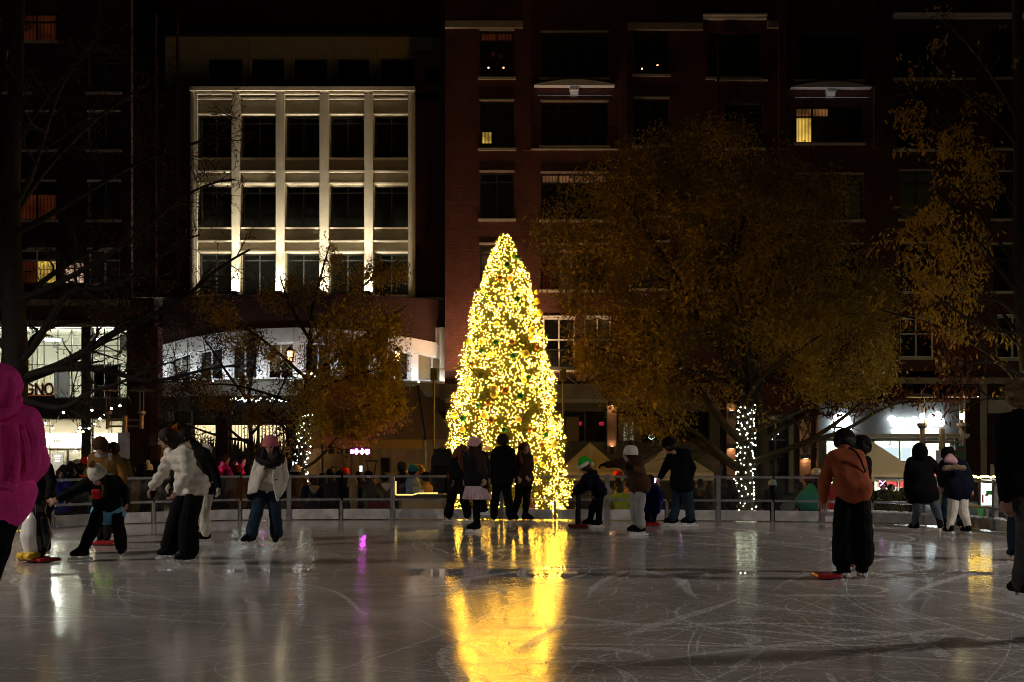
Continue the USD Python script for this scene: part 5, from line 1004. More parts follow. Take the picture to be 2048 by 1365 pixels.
def person(label, J, k=1.0, yaw=0, tilt=0, tyaw=None, top='black', bulk=.02, hem=.06, flare=0.0, quilt=None, legs='black', lr=(.10, .075, .06), lhem=.02, hair=('short', 'black'), hat=None, glove=None, boot='black', blade='blade_white', skin='skin',
           hood=None, scarf=None, collar=True, face=False, skates=True, toes=(None, None), group=None, fold=.012, res=.028, extra=None, name='person', ridges=None):
    bulk *= .72
    j = {a: np.asarray(b, float) for a, b in J.items()}
    g = lambda a: np.array([-math.sin(math.radians(a)), math.cos(math.radians(a)), 0])
    f0 = g(yaw); ft = g(yaw if tyaw is None else tyaw); tl = math.radians(tilt); f = f0 * math.cos(tl) - UPV * math.sin(tl); u = UPV * math.cos(tl) + f0 * math.sin(tl); s = np.cross(f, u)
    hc = j['head']; ch = (j['sa'] + j['sb']) / 2; pe = (j['ha'] + j['hb']) / 2; spine = nrm(ch - pe); wa_ = pe + (ch - pe) * .38; side = nrm(j['sb'] - j['sa'])
    nb = ch + spine * .05 * k
    t = thing(name, label, 'person', group)
    def torso(e, low=0.0, fl=0.0, split=False):
        hr = max(.095, lr[0] + .012 if e > 0 else 0) * k
        P = [Hu((j['sa'], .06 * k + e), (j['sb'], .06 * k + e), (ch - spine * .12 * k + ft * .03 * k, .10 * k + e), (wa_ - side * .06 * k, .09 * k + e), (wa_ + side * .06 * k, .09 * k + e), (nb, .055 * k + e * .7)),
             Hu((wa_ - side * .06 * k, .09 * k + e), (wa_ + side * .06 * k, .09 * k + e), (j['ha'], hr + e), (j['hb'], hr + e))]
        if low > 0: P.append(Hu((j['ha'], hr + e), (j['hb'], hr + e), (j['ha'] - UPV * low - side * fl, hr - .01 * k + e), (j['hb'] - UPV * low + side * fl, hr - .01 * k + e)))
        return P
    B = torso(-.012)
    B += [Hu((hc - f * .015 * k + u * .01 * k, .093 * k), (hc + f * .018 * k + u * .005 * k, .082 * k)), Hu((hc + f * .01 * k, .082 * k), (hc + f * .045 * k - u * .075 * k, .044 * k), (hc + f * .01 * k - u * .06 * k, .05 * k)),
          Hu((hc + f * .09 * k + u * .005 * k, .010 * k), (hc + f * .112 * k - u * .032 * k, .013 * k), (hc + f * .088 * k - u * .038 * k, .014 * k)), Hu((nb - spine * .03 * k, .058 * k), (hc - u * .06 * k - f * .01 * k, .052 * k))]
    for e in (-1, 1): B.append(Hu((hc + s * e * .088 * k - f * .01 * k + u * .01 * k, .018 * k), (hc + s * e * .086 * k - f * .012 * k - u * .03 * k, .013 * k)))
    hands = []
    for q in 'ab':
        S_, E_, W_ = j['s' + q], j['e' + q], j['w' + q]
        B += [Hu((S_, .052 * k), (E_, .040 * k)), Hu((E_, .040 * k), (W_, .027 * k))]
        d = nrm(W_ - E_); sd = nrm(np.cross(d, ft if abs(d @ ft) < .9 else UPV)); n = np.cross(d, sd) * (1 if q == 'a' else -1)
        def hand(gr):
            H = [Hu(*[(W_ + d * (a * k) + sd * (b * k), .013 * k + gr) for a in (.015, .082) for b in (-.026, .026)])]
            for i, L_ in enumerate((.070, .082, .077, .060)):
                a = W_ + d * .082 * k + sd * (-.03 + .02 * i) * k; m = a + (d * .75 + n * .45) * L_ * .55 * k; c = m + (d * .35 + n * .8) * L_ * .5 * k
                H += [Hu((a, .0095 * k + gr), (m, .0085 * k + gr)), Hu((m, .0085 * k + gr), (c, .0075 * k + gr))]
            a = W_ + d * .03 * k - sd * .034 * k; m = a + (d * .7 - sd * .55 + n * .2) * .04 * k; c = m + (d * .9 + n * .3) * .032 * k
            return H + [Hu((a, .012 * k + gr), (m, .010 * k + gr)), Hu((m, .010 * k + gr), (c, .008 * k + gr))]
        B += hand(0)
        if glove: hands.append(hand(.006) + [Hu((W_ - d * .03 * k, .036 * k), (W_ + d * .03 * k, .033 * k))])
        A_, K_, H_ = j['a' + q], j['k' + q], j['h' + q]; ty = toes[0 if q == 'a' else 1]; tv = g(yaw if ty is None else ty)
        B += [Hu((H_, .080 * k), (K_, .055 * k)), Hu((K_, .052 * k), (A_, .036 * k)), Hu((A_ - tv * .03 * k - UPV * .05 * k, .03 * k), (A_ + tv * .13 * k - UPV * .065 * k, .026 * k), (A_, .035 * k))]
        j['t' + q] = tv
    obj('body', soft(B, res * .8, 3), skin, t, True)
    # jacket or coat
    tp = torso(bulk, hem if hem > 0 else 0, flare)
    for q in 'ab':
        d = nrm(j['w' + q] - j['e' + q]); tp += [Hu((j['s' + q], .060 * k + bulk), (j['e' + q], .048 * k + bulk * .9)), Hu((j['e' + q], .048 * k + bulk * .9), (j['w' + q] - d * .01, .036 * k + bulk * .75))]
    if collar: tp.append(Hu((nb - spine * .02 * k, .066 * k + bulk * .6), (nb + (hc - nb) * .35, .06 * k + bulk * .5)))
    for pl_, rd_ in (ridges or ()):
        Q_ = smoothline(pl_, 3); tp += [Hu((a_, rd_), (b_, rd_)) for a_, b_ in zip(Q_, Q_[1:])]
    jk = soft(tp, res * .85, 5, fold * 1.5, 7.5, quilt, len(label), (1.15, 1.15, .8)); jm = obj('jacket', jk, 'cloth_' + top, t, True)
    if hood == 'up': 
        hd = Hu((hc + u * .015 * k - f * .015 * k, .128 * k), (hc - u * .05 * k - f * .03 * k, .125 * k), (nb, .10 * k), (hc + u * .09 * k - f * .09 * k, .05 * k)) - Sp(hc + f * .12 * k - u * .02 * k, .098 * k, 16)
        obj('hood', soft([hd], res, 6, .010, 10), 'cloth_' + top, t, True)
    elif hood: obj('hood', soft([Hu((nb - ft * .10 * k + side * .07 * k, .055 * k), (nb - ft * .10 * k - side * .07 * k, .055 * k), (nb - ft * .12 * k - spine * .10 * k, .05 * k)), Hu((nb + side * .075 * k, .045 * k), (nb - ft * .1 * k + side * .05 * k, .05 * k)), Hu((nb - side * .075 * k, .045 * k), (nb - ft * .1 * k - side * .05 * k, .05 * k))], res, 5, .01, 12), 'cloth_' + hood if hood not in ('fur',) else 'cloth_fur', t, True)
    if scarf:
        P_ = [nb + (hc - nb) * (-.30 if scarf.startswith('hair') else .04) + (.118 if scarf.startswith('hair') else .095) * k * (side * math.cos(a) + ft * math.sin(a)) for a in np.linspace(0, 6.28, 13)]
        obj('scarf', soft([Hu((a, (.066 if scarf.startswith('hair') else .042) * k), (b, (.066 if scarf.startswith('hair') else .042) * k)) for a, b in zip(P_, P_[1:])], res, 4, .010, 14), scarf if scarf.startswith('hair') else 'cloth_' + scarf, t, True)
    # trousers
    up_ = nrm(pe - (j['ka'] + j['kb']) / 2); tr_ = [Hu((j['ha'], lr[0] * k), (j['hb'], lr[0] * k), (pe + spine * .10 * k, .10 * k))]
    for q in 'ab':
        A_, K_, H_ = j['a' + q], j['k' + q], j['h' + q]; dn = nrm(A_ - K_)
        tr_ += [Hu((H_, lr[0] * .93 * k), (K_, lr[1] * k)), Hu((K_, lr[1] * k), (A_ - dn * lhem * k * -1, lr[2] * k))]
    obj('trousers', soft(tr_, res * .85, 4, fold * 1.9, 10, None, len(label), (1, 1, .6)), 'cloth_' + legs, t, True)
    # boots
    for q in 'ab':
        A_, tv = j['a' + q], j['t' + q]; sv = np.cross(tv, UPV)
        bt = [Hu((A_ + nrm(j['k' + q] - A_) * .13 * k, .056 * k), (A_ - tv * .005 * k, .053 * k)), Hu((A_ - tv * .01 * k, .052 * k), (A_ - tv * .035 * k - UPV * .06 * k, .045 * k), (A_ + tv * .14 * k - UPV * .07 * k, .036 * k), (A_ + tv * .05 * k - UPV * .02 * k, .04 * k))]
        b = obj('boot', soft(bt, res, 4, .003, 30), 'cloth_' + boot if 'cloth_' + boot in MAT else boot, t, True)
        if skates:
            mb = MB(); z0 = A_[2] - .155 * k; bx = lambda a0, a1, w, za, zb: mb.add(np.array([A_ * (1, 1, 0) + tv * a + sv * w_ + UPV * z for a in (a0, a1) for w_ in (-w, w) for z in (za, zb)]), [(0, 1, 3, 2), (4, 6, 7, 5), (0, 4, 5, 1), (2, 3, 7, 6), (0, 2, 6, 4), (1, 5, 7, 3)])
            bx(-.12 * k, .19 * k, .003, z0 + .001, z0 + .030 * k); bx(-.075 * k, -.015 * k, .016 * k, z0 + .031 * k, z0 + .062 * k); bx(.07 * k, .15 * k, .016 * k, z0 + .031 * k, z0 + .062 * k)
            obj('blade', mb, blade, b)
    if glove:
        for H in hands: obj('glove', soft(H, res * .6, 3), 'cloth_' + glove, t, True)
    # hair, hat, face
    st, hm = hair
    if st != 'none':
        Hh = [Sp(hc - f * .018 * k + u * .012 * k, .109 * k, 18)]
        if st in ('long', 'verylong', 'pony', 'back'):
            L = {'long': .28, 'verylong': .42, 'pony': .40, 'back': .36}[st]; w = .065 if st == 'pony' else .085
            c = [hc - f * .05 * k, hc - f * .07 * k - u * .10 * k, nb - ft * .085 * k - spine * .08 * k, nb - ft * .13 * k - spine * L * .65, nb - ft * .13 * k - spine * L]
            rr = [.098, .088, w + .01, w, w * .6]
            for a, b, ra, rb in zip(c, c[1:], rr, rr[1:]):
                if st == 'pony': Hh.append(Hu((a, ra * k), (b, rb * k)))
                else: Hh.append(Hu((a + side * .03 * k, ra * k * .8), (a - side * .03 * k, ra * k * .8), (b + side * .035 * k, rb * k * .75), (b - side * .035 * k, rb * k * .75)))
            if st not in ('pony', 'back'):
                for e in (-1, 1): Hh.append(Hu((hc + s * e * .078 * k - f * .02 * k, .044 * k), (hc + s * e * .090 * k - u * .12 * k, .042 * k)) + Hu((hc + s * e * .090 * k - u * .12 * k, .042 * k), (nb + s * e * .11 * k + f * .03 * k - spine * .05 * k, .048 * k)) + Hu((nb + s * e * .11 * k + f * .03 * k - spine * .05 * k, .048 * k), (nb + s * e * .10 * k + ft * .09 * k - spine * L * .5, .034 * k)))
        if st == 'bun': Hh.append(Sp(hc + u * .10 * k - f * .05 * k, .055 * k, 12))
        obj('hair', soft(Hh, res * .7, 4, .010, 22, None, 7, (1, 1, .25)), 'hair_' + hm, t, True)
    if hat:
        kind, hmat = hat[0], 'cloth_' + hat[1]
        if kind == 'santa':
            P_ = [hc + u * .05 * k, hc + u * .13 * k - f * .03 * k, hc + u * .15 * k - f * .09 * k, hc + u * .08 * k - f * .15 * k, hc - u * .0 * k - f * .165 * k]
            o = obj('hat', soft([Hu((a, ra * k), (b, rb * k)) for a, b, ra, rb in zip(P_, P_[1:], (.108, .08, .055, .035), (.08, .055, .035, .02))], res * .8, 4, .006, 14), hmat, t, True)
            obj('brim', local(MB().lathe((0, 0, 0), [(.10 * k, -.015 * k), (.125 * k, -.01 * k), (.13 * k, .02 * k), (.125 * k, .05 * k), (.10 * k, .055 * k)], 20), hc + u * .03 * k - f * .005 * k, s, f, u), 'cloth_white', o, True); obj('pompom', soft([Sp(P_[-1] - u * .02 * k, .042 * k, 12)], .02, 0, .008, 40), 'cloth_white', o, True)
        else:
            pr = [(.106, -.02), (.120, -.015), (.121, .035), (.114, .042), (.110, .07), (.090, .112), (.050, .135), (0, .142)] if kind != 'cap' else [(.108, .0), (.114, .005), (.112, .05), (.095, .09), (.05, .115), (0, .12)]
            v, q = local(MB().lathe((0, 0, 0), [(a * k, z * k) for a, z in pr], 26), hc + u * .018 * k - f * .010 * k, s, f, u)
            o = obj('hat', (v, q), hmat, t, True)
            if kind == 'pom': obj('pompom', soft([Sp(hc + u * .185 * k - f * .01 * k, .050 * k, 12)], .02, 0, .012, 40), 'cloth_' + hat[2], o, True)
            if kind == 'cap': obj('peak', soft([Hu((hc + f * .09 * k + u * .03 * k + s * .05 * k, .008), (hc + f * .09 * k + u * .03 * k - s * .05 * k, .008), (hc + f * .17 * k + u * .015 * k, .008))], .03, 0), hmat, o, True)
    if face:
        for e in (-1, 1):
            c = hc + f * .092 * k + s * e * .034 * k - u * .006 * k; m = MB(); m.ball(c, .0125 * k, 1, (1, 1, .7)); obj('eye', m, 'eye', t, True)
            obj('eyebrow', MB().tube([c + u * .022 * k - s * .016 * k + f * .006 * k, c + u * .027 * k + f * .008 * k, c + u * .022 * k + s * .016 * k + f * .004 * k], .0045 * k, 5), 'hair_black', t)
        obj('mouth', MB().tube([hc + f * .090 * k - u * .072 * k - s * .024 * k, hc + f * .098 * k - u * .072 * k, hc + f * .090 * k - u * .072 * k + s * .024 * k], [.004 * k, .008 * k, .004 * k], 6), 'lips', t)
    if extra: extra(t, j, k, dict(f=f, u=u, s=s, ft=ft, nb=nb, ch=ch, pe=pe, side=side, spine=spine, hc=hc))
    return t
def skater(label, d, k, pts, **kw):
    """joints given as picture points at the skater's distance (third number: metres further back); ankles as (x, lift, back)"""
    J = {}
    for a, p in pts.items():
        dd = d + (p[2] if len(p) > 2 else 0)
        if a[0] == 'a': J[a] = np.array([(p[0] - CX) * dd / F, dd, .155 * k + (p[1] if len(p) > 1 else 0)])
        else: J[a] = W(p[0], p[1], dd)
    return person(label, J, k, group=kw.pop('group', 'skaters on the ice'), **kw)

# --- extras
def skirt(t, j, k, q):
    mb = MB(); n = 40; top_, bot = W(950, 972, 22.6), W(954, 999, 22.6); rows = []
    for u_, rr in ((0, .155), (.5, .19), (1, .225)):
        c = top_ + (bot - top_) * u_; rows += [c + np.array([math.cos(a), math.sin(a), 0]) * (rr + .014 * u_ * (1 if i % 2 else -1)) + (0, 0, (.012 if i % 2 else 0) * u_) for i, a in enumerate(np.linspace(0, 2 * np.pi, n + 1)[:-1])]
    mb.add(rows, [(i * n + m, i * n + (m + 1) % n, (i + 1) * n + (m + 1) % n, (i + 1) * n + m) for i in range(2) for m in range(n)]); obj('skirt', mb, 'cloth_palepink2', t)
cloth('palepink2', (.58, .42, .46))
def coat_open(t, j, k, q):
    """open front panels of the white coat, flared to both sides, over a cream jumper"""
    d = 19.9
    def panel(pts): P = [W(x, y, d + dy) for x, y, dy in pts]; return soft([Hu(*[(p, .016) for p in P])], .022, 3, .012, 12)
    ring = [(526, 912, .0, .07), (520, 917, -.05, .075), (527, 924, -.15, .07), (540, 929, -.19, .06), (553, 925, -.16, .07), (561, 917, -.05, .075), (554, 911, .02, .07), (540, 909, .10, .08), (526, 912, .0, .07)]
    obj('fur_collar', soft([Hu((W(a[0], a[1], d + a[2]), a[3]), (W(b[0], b[1], d + b[2]), b[3])) for a, b in zip(ring, ring[1:])], .022, 3, .022, 26), 'hair_black', t, True)
    for e in (-1, 1): obj('hair_lock', soft([Hu((W(541 + e * 10, 890, d - .02), .045), (W(541 + e * 13, 906, d - .06), .055)), Hu((W(541 + e * 13, 906, d - .06), .055), (W(541 + e * 15, 926, d - .15), .045))], .022, 3, .012, 24), 'hair_black', t, True)
    obj('coat_panel', panel([(524, 922, -.16), (531, 928, -.19), (519, 958, -.20), (497, 987, -.13), (513, 984, -.18), (508, 948, -.12)]), 'cloth_white', t, True)
    obj('coat_panel', panel([(549, 924, -.18), (561, 926, -.13), (566, 984, -.09), (555, 1001, -.15), (546, 962, -.20), (548, 940, -.20)]), 'cloth_white', t, True)
    obj('jumper', soft([Hu((W(533, 926, d - .12), .055), (W(545, 926, d - .12), .055), (W(529, 962, d - .13), .055), (W(544, 964, d - .13), .055))], .022, 4, .014, 14), 'cloth_cream', t, True)
    for px, py in ((549, 938), (552, 960), (529, 938)): obj('toggle', MB().tube([W(px - 2.5, py + 1, d - .215), W(px + 3, py - 1, d - .215)], .009, 6), 'cloth_black', t)
def bag(t, j, k, q): 
    obj('bag', soft([Hu((W(416, 962, 20.3), .05), (W(424, 966, 20.3), .05), (W(421, 976, 20.3), .05), (W(414, 975, 20.3), .05))], .03, 5, .006), 'cloth_offwhite', t, True); obj('bag_strap', MB().tube([W(418, 960, 20.25), W(405, 925, 20.3), W(390, 897, 20.45)], .012, 5), 'cloth_black', t)
def strap(t, j, k, q): obj('bag_strap', MB().tube(smoothline([W(1697, 896, 15.36 + .02), W(1712, 905, 15.36 + .02), W(1722, 922, 15.36 - .0), W(1731, 945, 15.36 - .03)]), .011, 5), 'cloth_black', t)
def lace(t, j, k, q): obj('boot_lace', MB().tube(smoothline([W(1738, 1062, 15.25), W(1743, 1055, 15.22), W(1747, 1068, 15.2), W(1746, 1078, 15.2)]), .006, 5), 'cloth_charcoal', t)
def band(t, j, k, q):
    obj('jacket_hem', soft([Hu((j['ha'] - UPV * .10 - q['side'] * .02, .125), (j['hb'] - UPV * .10 + q['side'] * .02, .125), (j['ha'] - UPV * .15 - q['side'] * .02, .125), (j['hb'] - UPV * .15 + q['side'] * .02, .125))], .03, 4, .01), 'cloth_lightblue', t, True)
    obj('bib', soft([Hu((W(187, 983, 17.37), .03), (W(199, 984, 17.37), .03), (W(190, 994, 17.4), .03), (W(198, 994, 17.4), .03))], .02, 4, .004), 'cloth_red', t, True); obj('braid', MB().tube(smoothline([W(206, 960, 17.42), W(208, 975, 17.36), W(207, 995, 17.36)]), [.03] * 5 + [.025] * 4, 8), 'hair_brown', t, True)
def furband(t, j, k, q):
    obj('collar', soft([Hu((W(1893, 921, 21.93), .05), (W(1909, 923, 21.93), .05), (W(1900, 915, 22.0), .06))], .025, 4, .008, 20), 'cloth_palepink', t, True)
    obj('fur_trim', soft([Hu((W(a, 937 - 2 * math.sin((a - 1888) / 14), 21.76), .042), (W(a + 8, 937 - 2 * math.sin((a - 1880) / 14), 21.76), .042)) for a in range(1889, 1925, 6)], .02, 2, .014, 40), 'cloth_fur', t, True)
def logo(t, j, k, q): obj('jacket_print', MB().add(*text_front('SK', 2041, 852, 14, 10.63, .004, True, 22)), 'white_paint', t) if False else None

def pinkhem(t, j, k, q):
    obj('hem_band', soft([Hu((j['ha'] - UPV * .035, .142), (j['hb'] - UPV * .035, .142), (j['ha'] - UPV * .085, .136), (j['hb'] - UPV * .085, .136))], .03, 3, .006, 14), 'cloth_pink', t, True)
    d = nrm(j['wb'] - j['eb']); obj('cuff', soft([Hu((j['wb'] - d * .05, .052), (j['wb'] + d * .01, .045))], .02, 2, .004, 20), 'cloth_pink', t, True)
    obj('hood_seam', MB().tube(smoothline([j['head'] + UPV * .145 + q['f'] * .0, j['head'] + UPV * .10 - q['f'] * .105, j['head'] - q['f'] * .150, j['head'] - UPV * .10 - q['f'] * .155]), .005, 5), 'cloth_pink', t, True)
    sh_ = j['sb']; obj('shoulder_seam', MB().tube(smoothline([sh_ + (-.05, -.03, .085), sh_ + (-.045, -.085, .03), sh_ + (-.05, -.09, -.06), sh_ + (-.03, -.08, -.13)]), .005, 5), 'cloth_pink', t, True)
def tousled(t, j, k, q):
    n = 420; dr = NR.normal(size=(n, 3)); dr /= np.linalg.norm(dr, axis=1, keepdims=True); dr = dr[(dr @ q['f'] < .35) & (dr[:, 2] > -.55)]
    P = q['hc'] + UPV * .012 * k + dr * .104 * k; obj('loose_hair', blades(P, dr * .35 + NR.normal(0, .5, dr.shape) + UPV * .15 + q['f'] * .2, .055, .008), 'hair_blond', t)
# --- skaters, left to right
skater('person in a bright pink hooded sweatshirt seen from behind at the left edge', 8.5, 1.08, dict(head=(4, 778), sa=(-62, 838), sb=(52, 842), ea=(-95, 915), eb=(73, 925, -.02), wa=(-90, 985), wb=(40, 975, .22), ha=(-38, 985), hb=(16, 985), ka=(-60, 1170), kb=(-18, 1120), aa=(-80, 0), ab=(-75, 0, .2)), yaw=-40, tilt=12, tyaw=-10, top='pink', bulk=.045, hem=.03, fold=.009, legs='black', lr=(.125, .085, .065), hood='up', hair=('short', 'black'), res=.022, extra=pinkhem, ridges=[([W(a, b, 8.5 + c) for a, b, c in q_], r_) for q_, r_ in (([(58, 842, -.07), (70, 880, -.10), (72, 920, -.11), (60, 950, -.06)], .030), ([(46, 862, -.12), (56, 900, -.14), (58, 940, -.12)], .022), ([(30, 850, -.16), (36, 900, -.17), (33, 950, -.17), (22, 985, -.16)], .020), ([(0, 850, -.17), (4, 910, -.19), (2, 960, -.19)], .018), ([(70, 925, -.10), (58, 935, -.10), (44, 960, -.06)], .026), ([(-20, 975, -.18), (5, 968, -.20), (30, 978, -.18)], .022), ([(-22, 815, -.10), (2, 828, -.13), (26, 818, -.09), (36, 800, -.02)], .032), ([(12, 745, -.06), (25, 775, -.09), (22, 812, -.10)], .022))])
skater('child in black leaning on the penguin skating aid, behind the pink sweatshirt', 18.4, .86, dict(head=(70, 912), sa=(63, 930), sb=(94, 936), ea=(60, 960, -.2), eb=(103, 966, -.1), wa=(64, 992, -.5), wb=(97, 997, -.4), ha=(73, 992), hb=(93, 992), ka=(74, 1045), kb=(92, 1045), aa=(73, 0), ab=(94, 0)), yaw=175, tilt=25, top='black', bulk=.045, hem=.12, hood='up', scarf='red', face=True)
skater('child in a white bobble hat bending forward with one arm stretched to the penguin', 17.6, .95, dict(head=(196, 952, -.18), sa=(177, 966, -.05), sb=(229, 962, .05), ea=(146, 985, -.1), eb=(249, 984, .1), wa=(117, 998, -.2), wb=(252, 1010, -.1), ha=(205, 1006, .12), hb=(229, 1004, .12), ka=(187, 1055, -.05), kb=(237, 1055, .05), aa=(167, .0, 0), ab=(243, .02, .1)), yaw=150, tilt=38, top='black', bulk=.03, hem=.09, legs='black', lr=(.11, .085, .075), hair=('short', 'brown'), hat=('pom', 'white', 'mustard'), hood='lightblue', extra=band, face=True, toes=(110, 190), boot='black')
skater('adult in a mustard coat, grey scarf and brown beanie behind the bending child', 21.6, 1.0, dict(head=(201, 894, -.1), sa=(187, 917), sb=(230, 918), ea=(182, 945, -.1), eb=(247, 946), wa=(189, 972, -.3), wb=(244, 975, -.1), ha=(200, 972), hb=(228, 972), ka=(200, 1022), kb=(226, 1022), aa=(201, 0), ab=(226, 0)), yaw=170, tilt=25, top='mustard', bulk=.05, hem=.10, hat=('beanie', 'brown'), scarf='grey', hair=('short', 'brown'), face=True)
skater('small child with neon green hem seen between the legs of the bending child', 20.3, .66, dict(head=(207, 982), sa=(199, 998), sb=(216, 998), ea=(196, 1010), eb=(219, 1010), wa=(199, 1022, -.2), wb=(216, 1022, -.2), ha=(202, 1024), hb=(213, 1024), ka=(201, 1048), kb=(214, 1048), aa=(201, 0), ab=(214, 0)), yaw=180, top='neon', bulk=.03, hem=.02, legs='charcoal', lr=(.11, .09, .08), hat=('beanie', 'red'), face=True, res=.035)
skater('woman in a white padded jacket and wide black trousers leaning forward, long brown hair', 17.1, 1.0, dict(head=(333, 876, -.05), sa=(345, 902, .14), sb=(372, 906, -.14), ea=(326, 946, .24), eb=(376, 948, -.24), wa=(305, 974, .26), wb=(354, 983, -.30), ha=(375, 974, .09), hb=(394, 970, -.09), ka=(353, 1042, .08), kb=(377, 1042, -.08), aa=(341, .04, .12), ab=(378, 0, -.05)), yaw=93, tilt=22, top='white', bulk=.035, hem=.0, quilt=(.10, .022), fold=.008, legs='black', lr=(.125, .115, .13), lhem=-.03, hair=('pony', 'brown'), face=True, toes=(85, 92), boot='navy', blade='blade_white')
skater('person in black with pale trousers and small white shoulder bag behind the white padded jacket', 20.4, 1.0, dict(head=(368, 873), sa=(384, 897, .1), sb=(411, 907, -.05), ea=(366, 935, .2), eb=(431, 948, -.1), wa=(341, 968, .1), wb=(436, 975, -.15), ha=(396, 968, .08), hb=(415, 968, -.05), ka=(394, 1022, .1), kb=(409, 1024, -.05), aa=(388, .1, .3), ab=(411, 0)), yaw=95, tilt=15, top='black', bulk=.03, hem=.05, legs='offwhite', lr=(.11, .085, .075), hair=('short', 'black'), hood='offwhite', glove='offwhite', extra=bag, toes=(95, 100))
skater('young woman in pink beanie, open white coat and jeans skating towards the camera', 19.9, 1.0, dict(head=(541, 893, -.02), sa=(520, 921), sb=(562, 922), ea=(509, 952), eb=(568, 955), wa=(503, 980, -.08), wb=(564, 981, -.06), ha=(526, 968), hb=(546, 968), ka=(516, 1017, -.05), kb=(550, 1017), aa=(502, .02, -.15), ab=(552, 0)), yaw=176, tilt=4, top='white', bulk=.03, hem=.02, fold=.014, legs='jeans', lr=(.105, .092, .088), lhem=-.01, hair=('back', 'black'), hat=('beanie', 'rose'), glove='black', face=True, extra=coat_open, toes=(140, 185), boot='black', blade='blade_white')
skater('auburn haired girl in dark clothes by the fence, leftmost of the group of four', 25.5, .93, dict(head=(926, 902), sa=(909, 921), sb=(930, 923), ea=(902, 943), eb=(934, 943), wa=(906, 960, -.1), wb=(929, 960, -.1), ha=(909, 966), hb=(927, 966), ka=(902, 1002), kb=(929, 1002), aa=(898, 0), ab=(935, 0)), yaw=265, tilt=20, top='charcoal', bulk=.03, hem=.08, legs='black', lr=(.11, .09, .09), hair=('verylong', 'auburn'), boot='white')
skater('girl in pale pink beanie, dark jacket and pleated pink skirt skating on one foot', 22.6, .94, dict(head=(947, 892, 0), sa=(937, 912), sb=(965, 912), ea=(934, 942), eb=(974, 942), wa=(938, 965), wb=(971, 958, -.08), ha=(944, 966), hb=(962, 966), ka=(954, 1008, -.02), kb=(966, 1002, .2), aa=(953, 0), ab=(968, .25, .45)), yaw=55, tilt=-8, top='charcoal', bulk=.04, hem=.02, legs='black', lr=(.10, .066, .052), hair=('verylong', 'brown'), hat=('beanie', 'palepink'), extra=skirt, toes=(80, 60), blade='blade_white')
skater('tall man in black facing the Christmas tree with arms at his sides', 24.9, 1.02, dict(head=(1005, 881), sa=(992, 903), sb=(1021, 903), ea=(984, 931), eb=(1028, 931), wa=(979, 953), wb=(1026, 954), ha=(996, 962), hb=(1012, 962), ka=(990, 1002), kb=(1016, 1002), aa=(988, 0), ab=(1020, 0)), yaw=0, top='black', bulk=.028, hem=.03, legs='black', lr=(.10, .072, .062), hair=('short', 'brown'), collar=True)
skater('girl with loose auburn hair and brown jacket standing right of the tall man', 25.2, .96, dict(head=(1049, 897), sa=(1039, 914), sb=(1058, 914), ea=(1035, 936), eb=(1062, 936), wa=(1038, 952, -.08), wb=(1057, 951, -.08), ha=(1041, 962), hb=(1054, 962), ka=(1036, 1000), kb=(1053, 1002), aa=(1028, 0), ab=(1051, 0)), yaw=205, tilt=4, top='brown', bulk=.022, hem=.02, legs='black', lr=(.095, .066, .055), hair=('long', 'auburn'), face=True, toes=(205, 240))
skater('child in a green elf hat and striped dark puffer jacket bending over a skating aid', 23.8, .84, dict(head=(1169, 935, -.05), sa=(1177, 950, .1), sb=(1186, 948, -.1), ea=(1164, 968, .1), eb=(1176, 974, -.14), wa=(1151, 981, .08), wb=(1159, 983, -.08), ha=(1196, 984, .07), hb=(1202, 983, -.07), ka=(1185, 1015, .08), kb=(1197, 1015, -.08), aa=(1180, 0, .1), ab=(1198, 0, -.05)), yaw=95, tilt=32, top='navy', bulk=.035, hem=.0, quilt=(.075, .018), legs='black', lr=(.095, .07, .055), hair=('short', 'brown'), hat=('santa', 'green'), glove='black', face=True)
skater('girl in white bobble hat and brown jacket holding one arm straight out', 22.0, .97, dict(head=(1260, 910, 0), sa=(1257, 925, .14), sb=(1277, 926, -.12), ea=(1233, 928, .18), eb=(1279, 944, -.22), wa=(1214, 929, .18), wb=(1265, 938, -.42), ha=(1274, 972, .07), hb=(1283, 971, -.07), ka=(1271, 1018, .05), kb=(1278, 1018, -.06), aa=(1275, 0, .12), ab=(1282, 0, -.04)), yaw=95, tilt=-2, top='brown', bulk=.04, hem=.02, legs='grey', lr=(.11, .085, .08), lhem=-.02, hair=('short', 'brown'), hat=('pom', 'white', 'brown'), hood='brown', glove='black', face=True, fold=.016)
skater('small child in a royal blue snowsuit behind the girl in the brown jacket', 24.6, .70, dict(head=(1299, 962), sa=(1291, 980), sb=(1312, 980), ea=(1288, 994), eb=(1318, 992), wa=(1290, 1005, .1), wb=(1321, 1002, .1), ha=(1294, 1008), hb=(1307, 1008), ka=(1293, 1028), kb=(1306, 1028), aa=(1293, 0), ab=(1305, 0)), yaw=20, top='royal', bulk=.05, hem=.08, legs='royal', lr=(.13, .11, .10), hat=('beanie', 'mustard'), res=.035, boot='black')
skater('man in black jacket, dark beanie and jeans skating along the fence', 24.1, 1.04, dict(head=(1338, 893, 0), sa=(1343, 910, .12), sb=(1372, 911, -.06), ea=(1331, 936, .15), eb=(1384, 936, -.05), wa=(1321, 955, .15), wb=(1381, 956, -.06), ha=(1356, 966, .05), hb=(1372, 966, -.05), ka=(1353, 1008, .06), kb=(1377, 1008, -.02), aa=(1348, 0), ab=(1382, 0)), yaw=62, tilt=18, top='black', bulk=.035, hem=.05, legs='jeans', lr=(.11, .085, .07), hair=('short', 'brown'), hat=('beanie', 'black'), hood='black', toes=(80, 85))
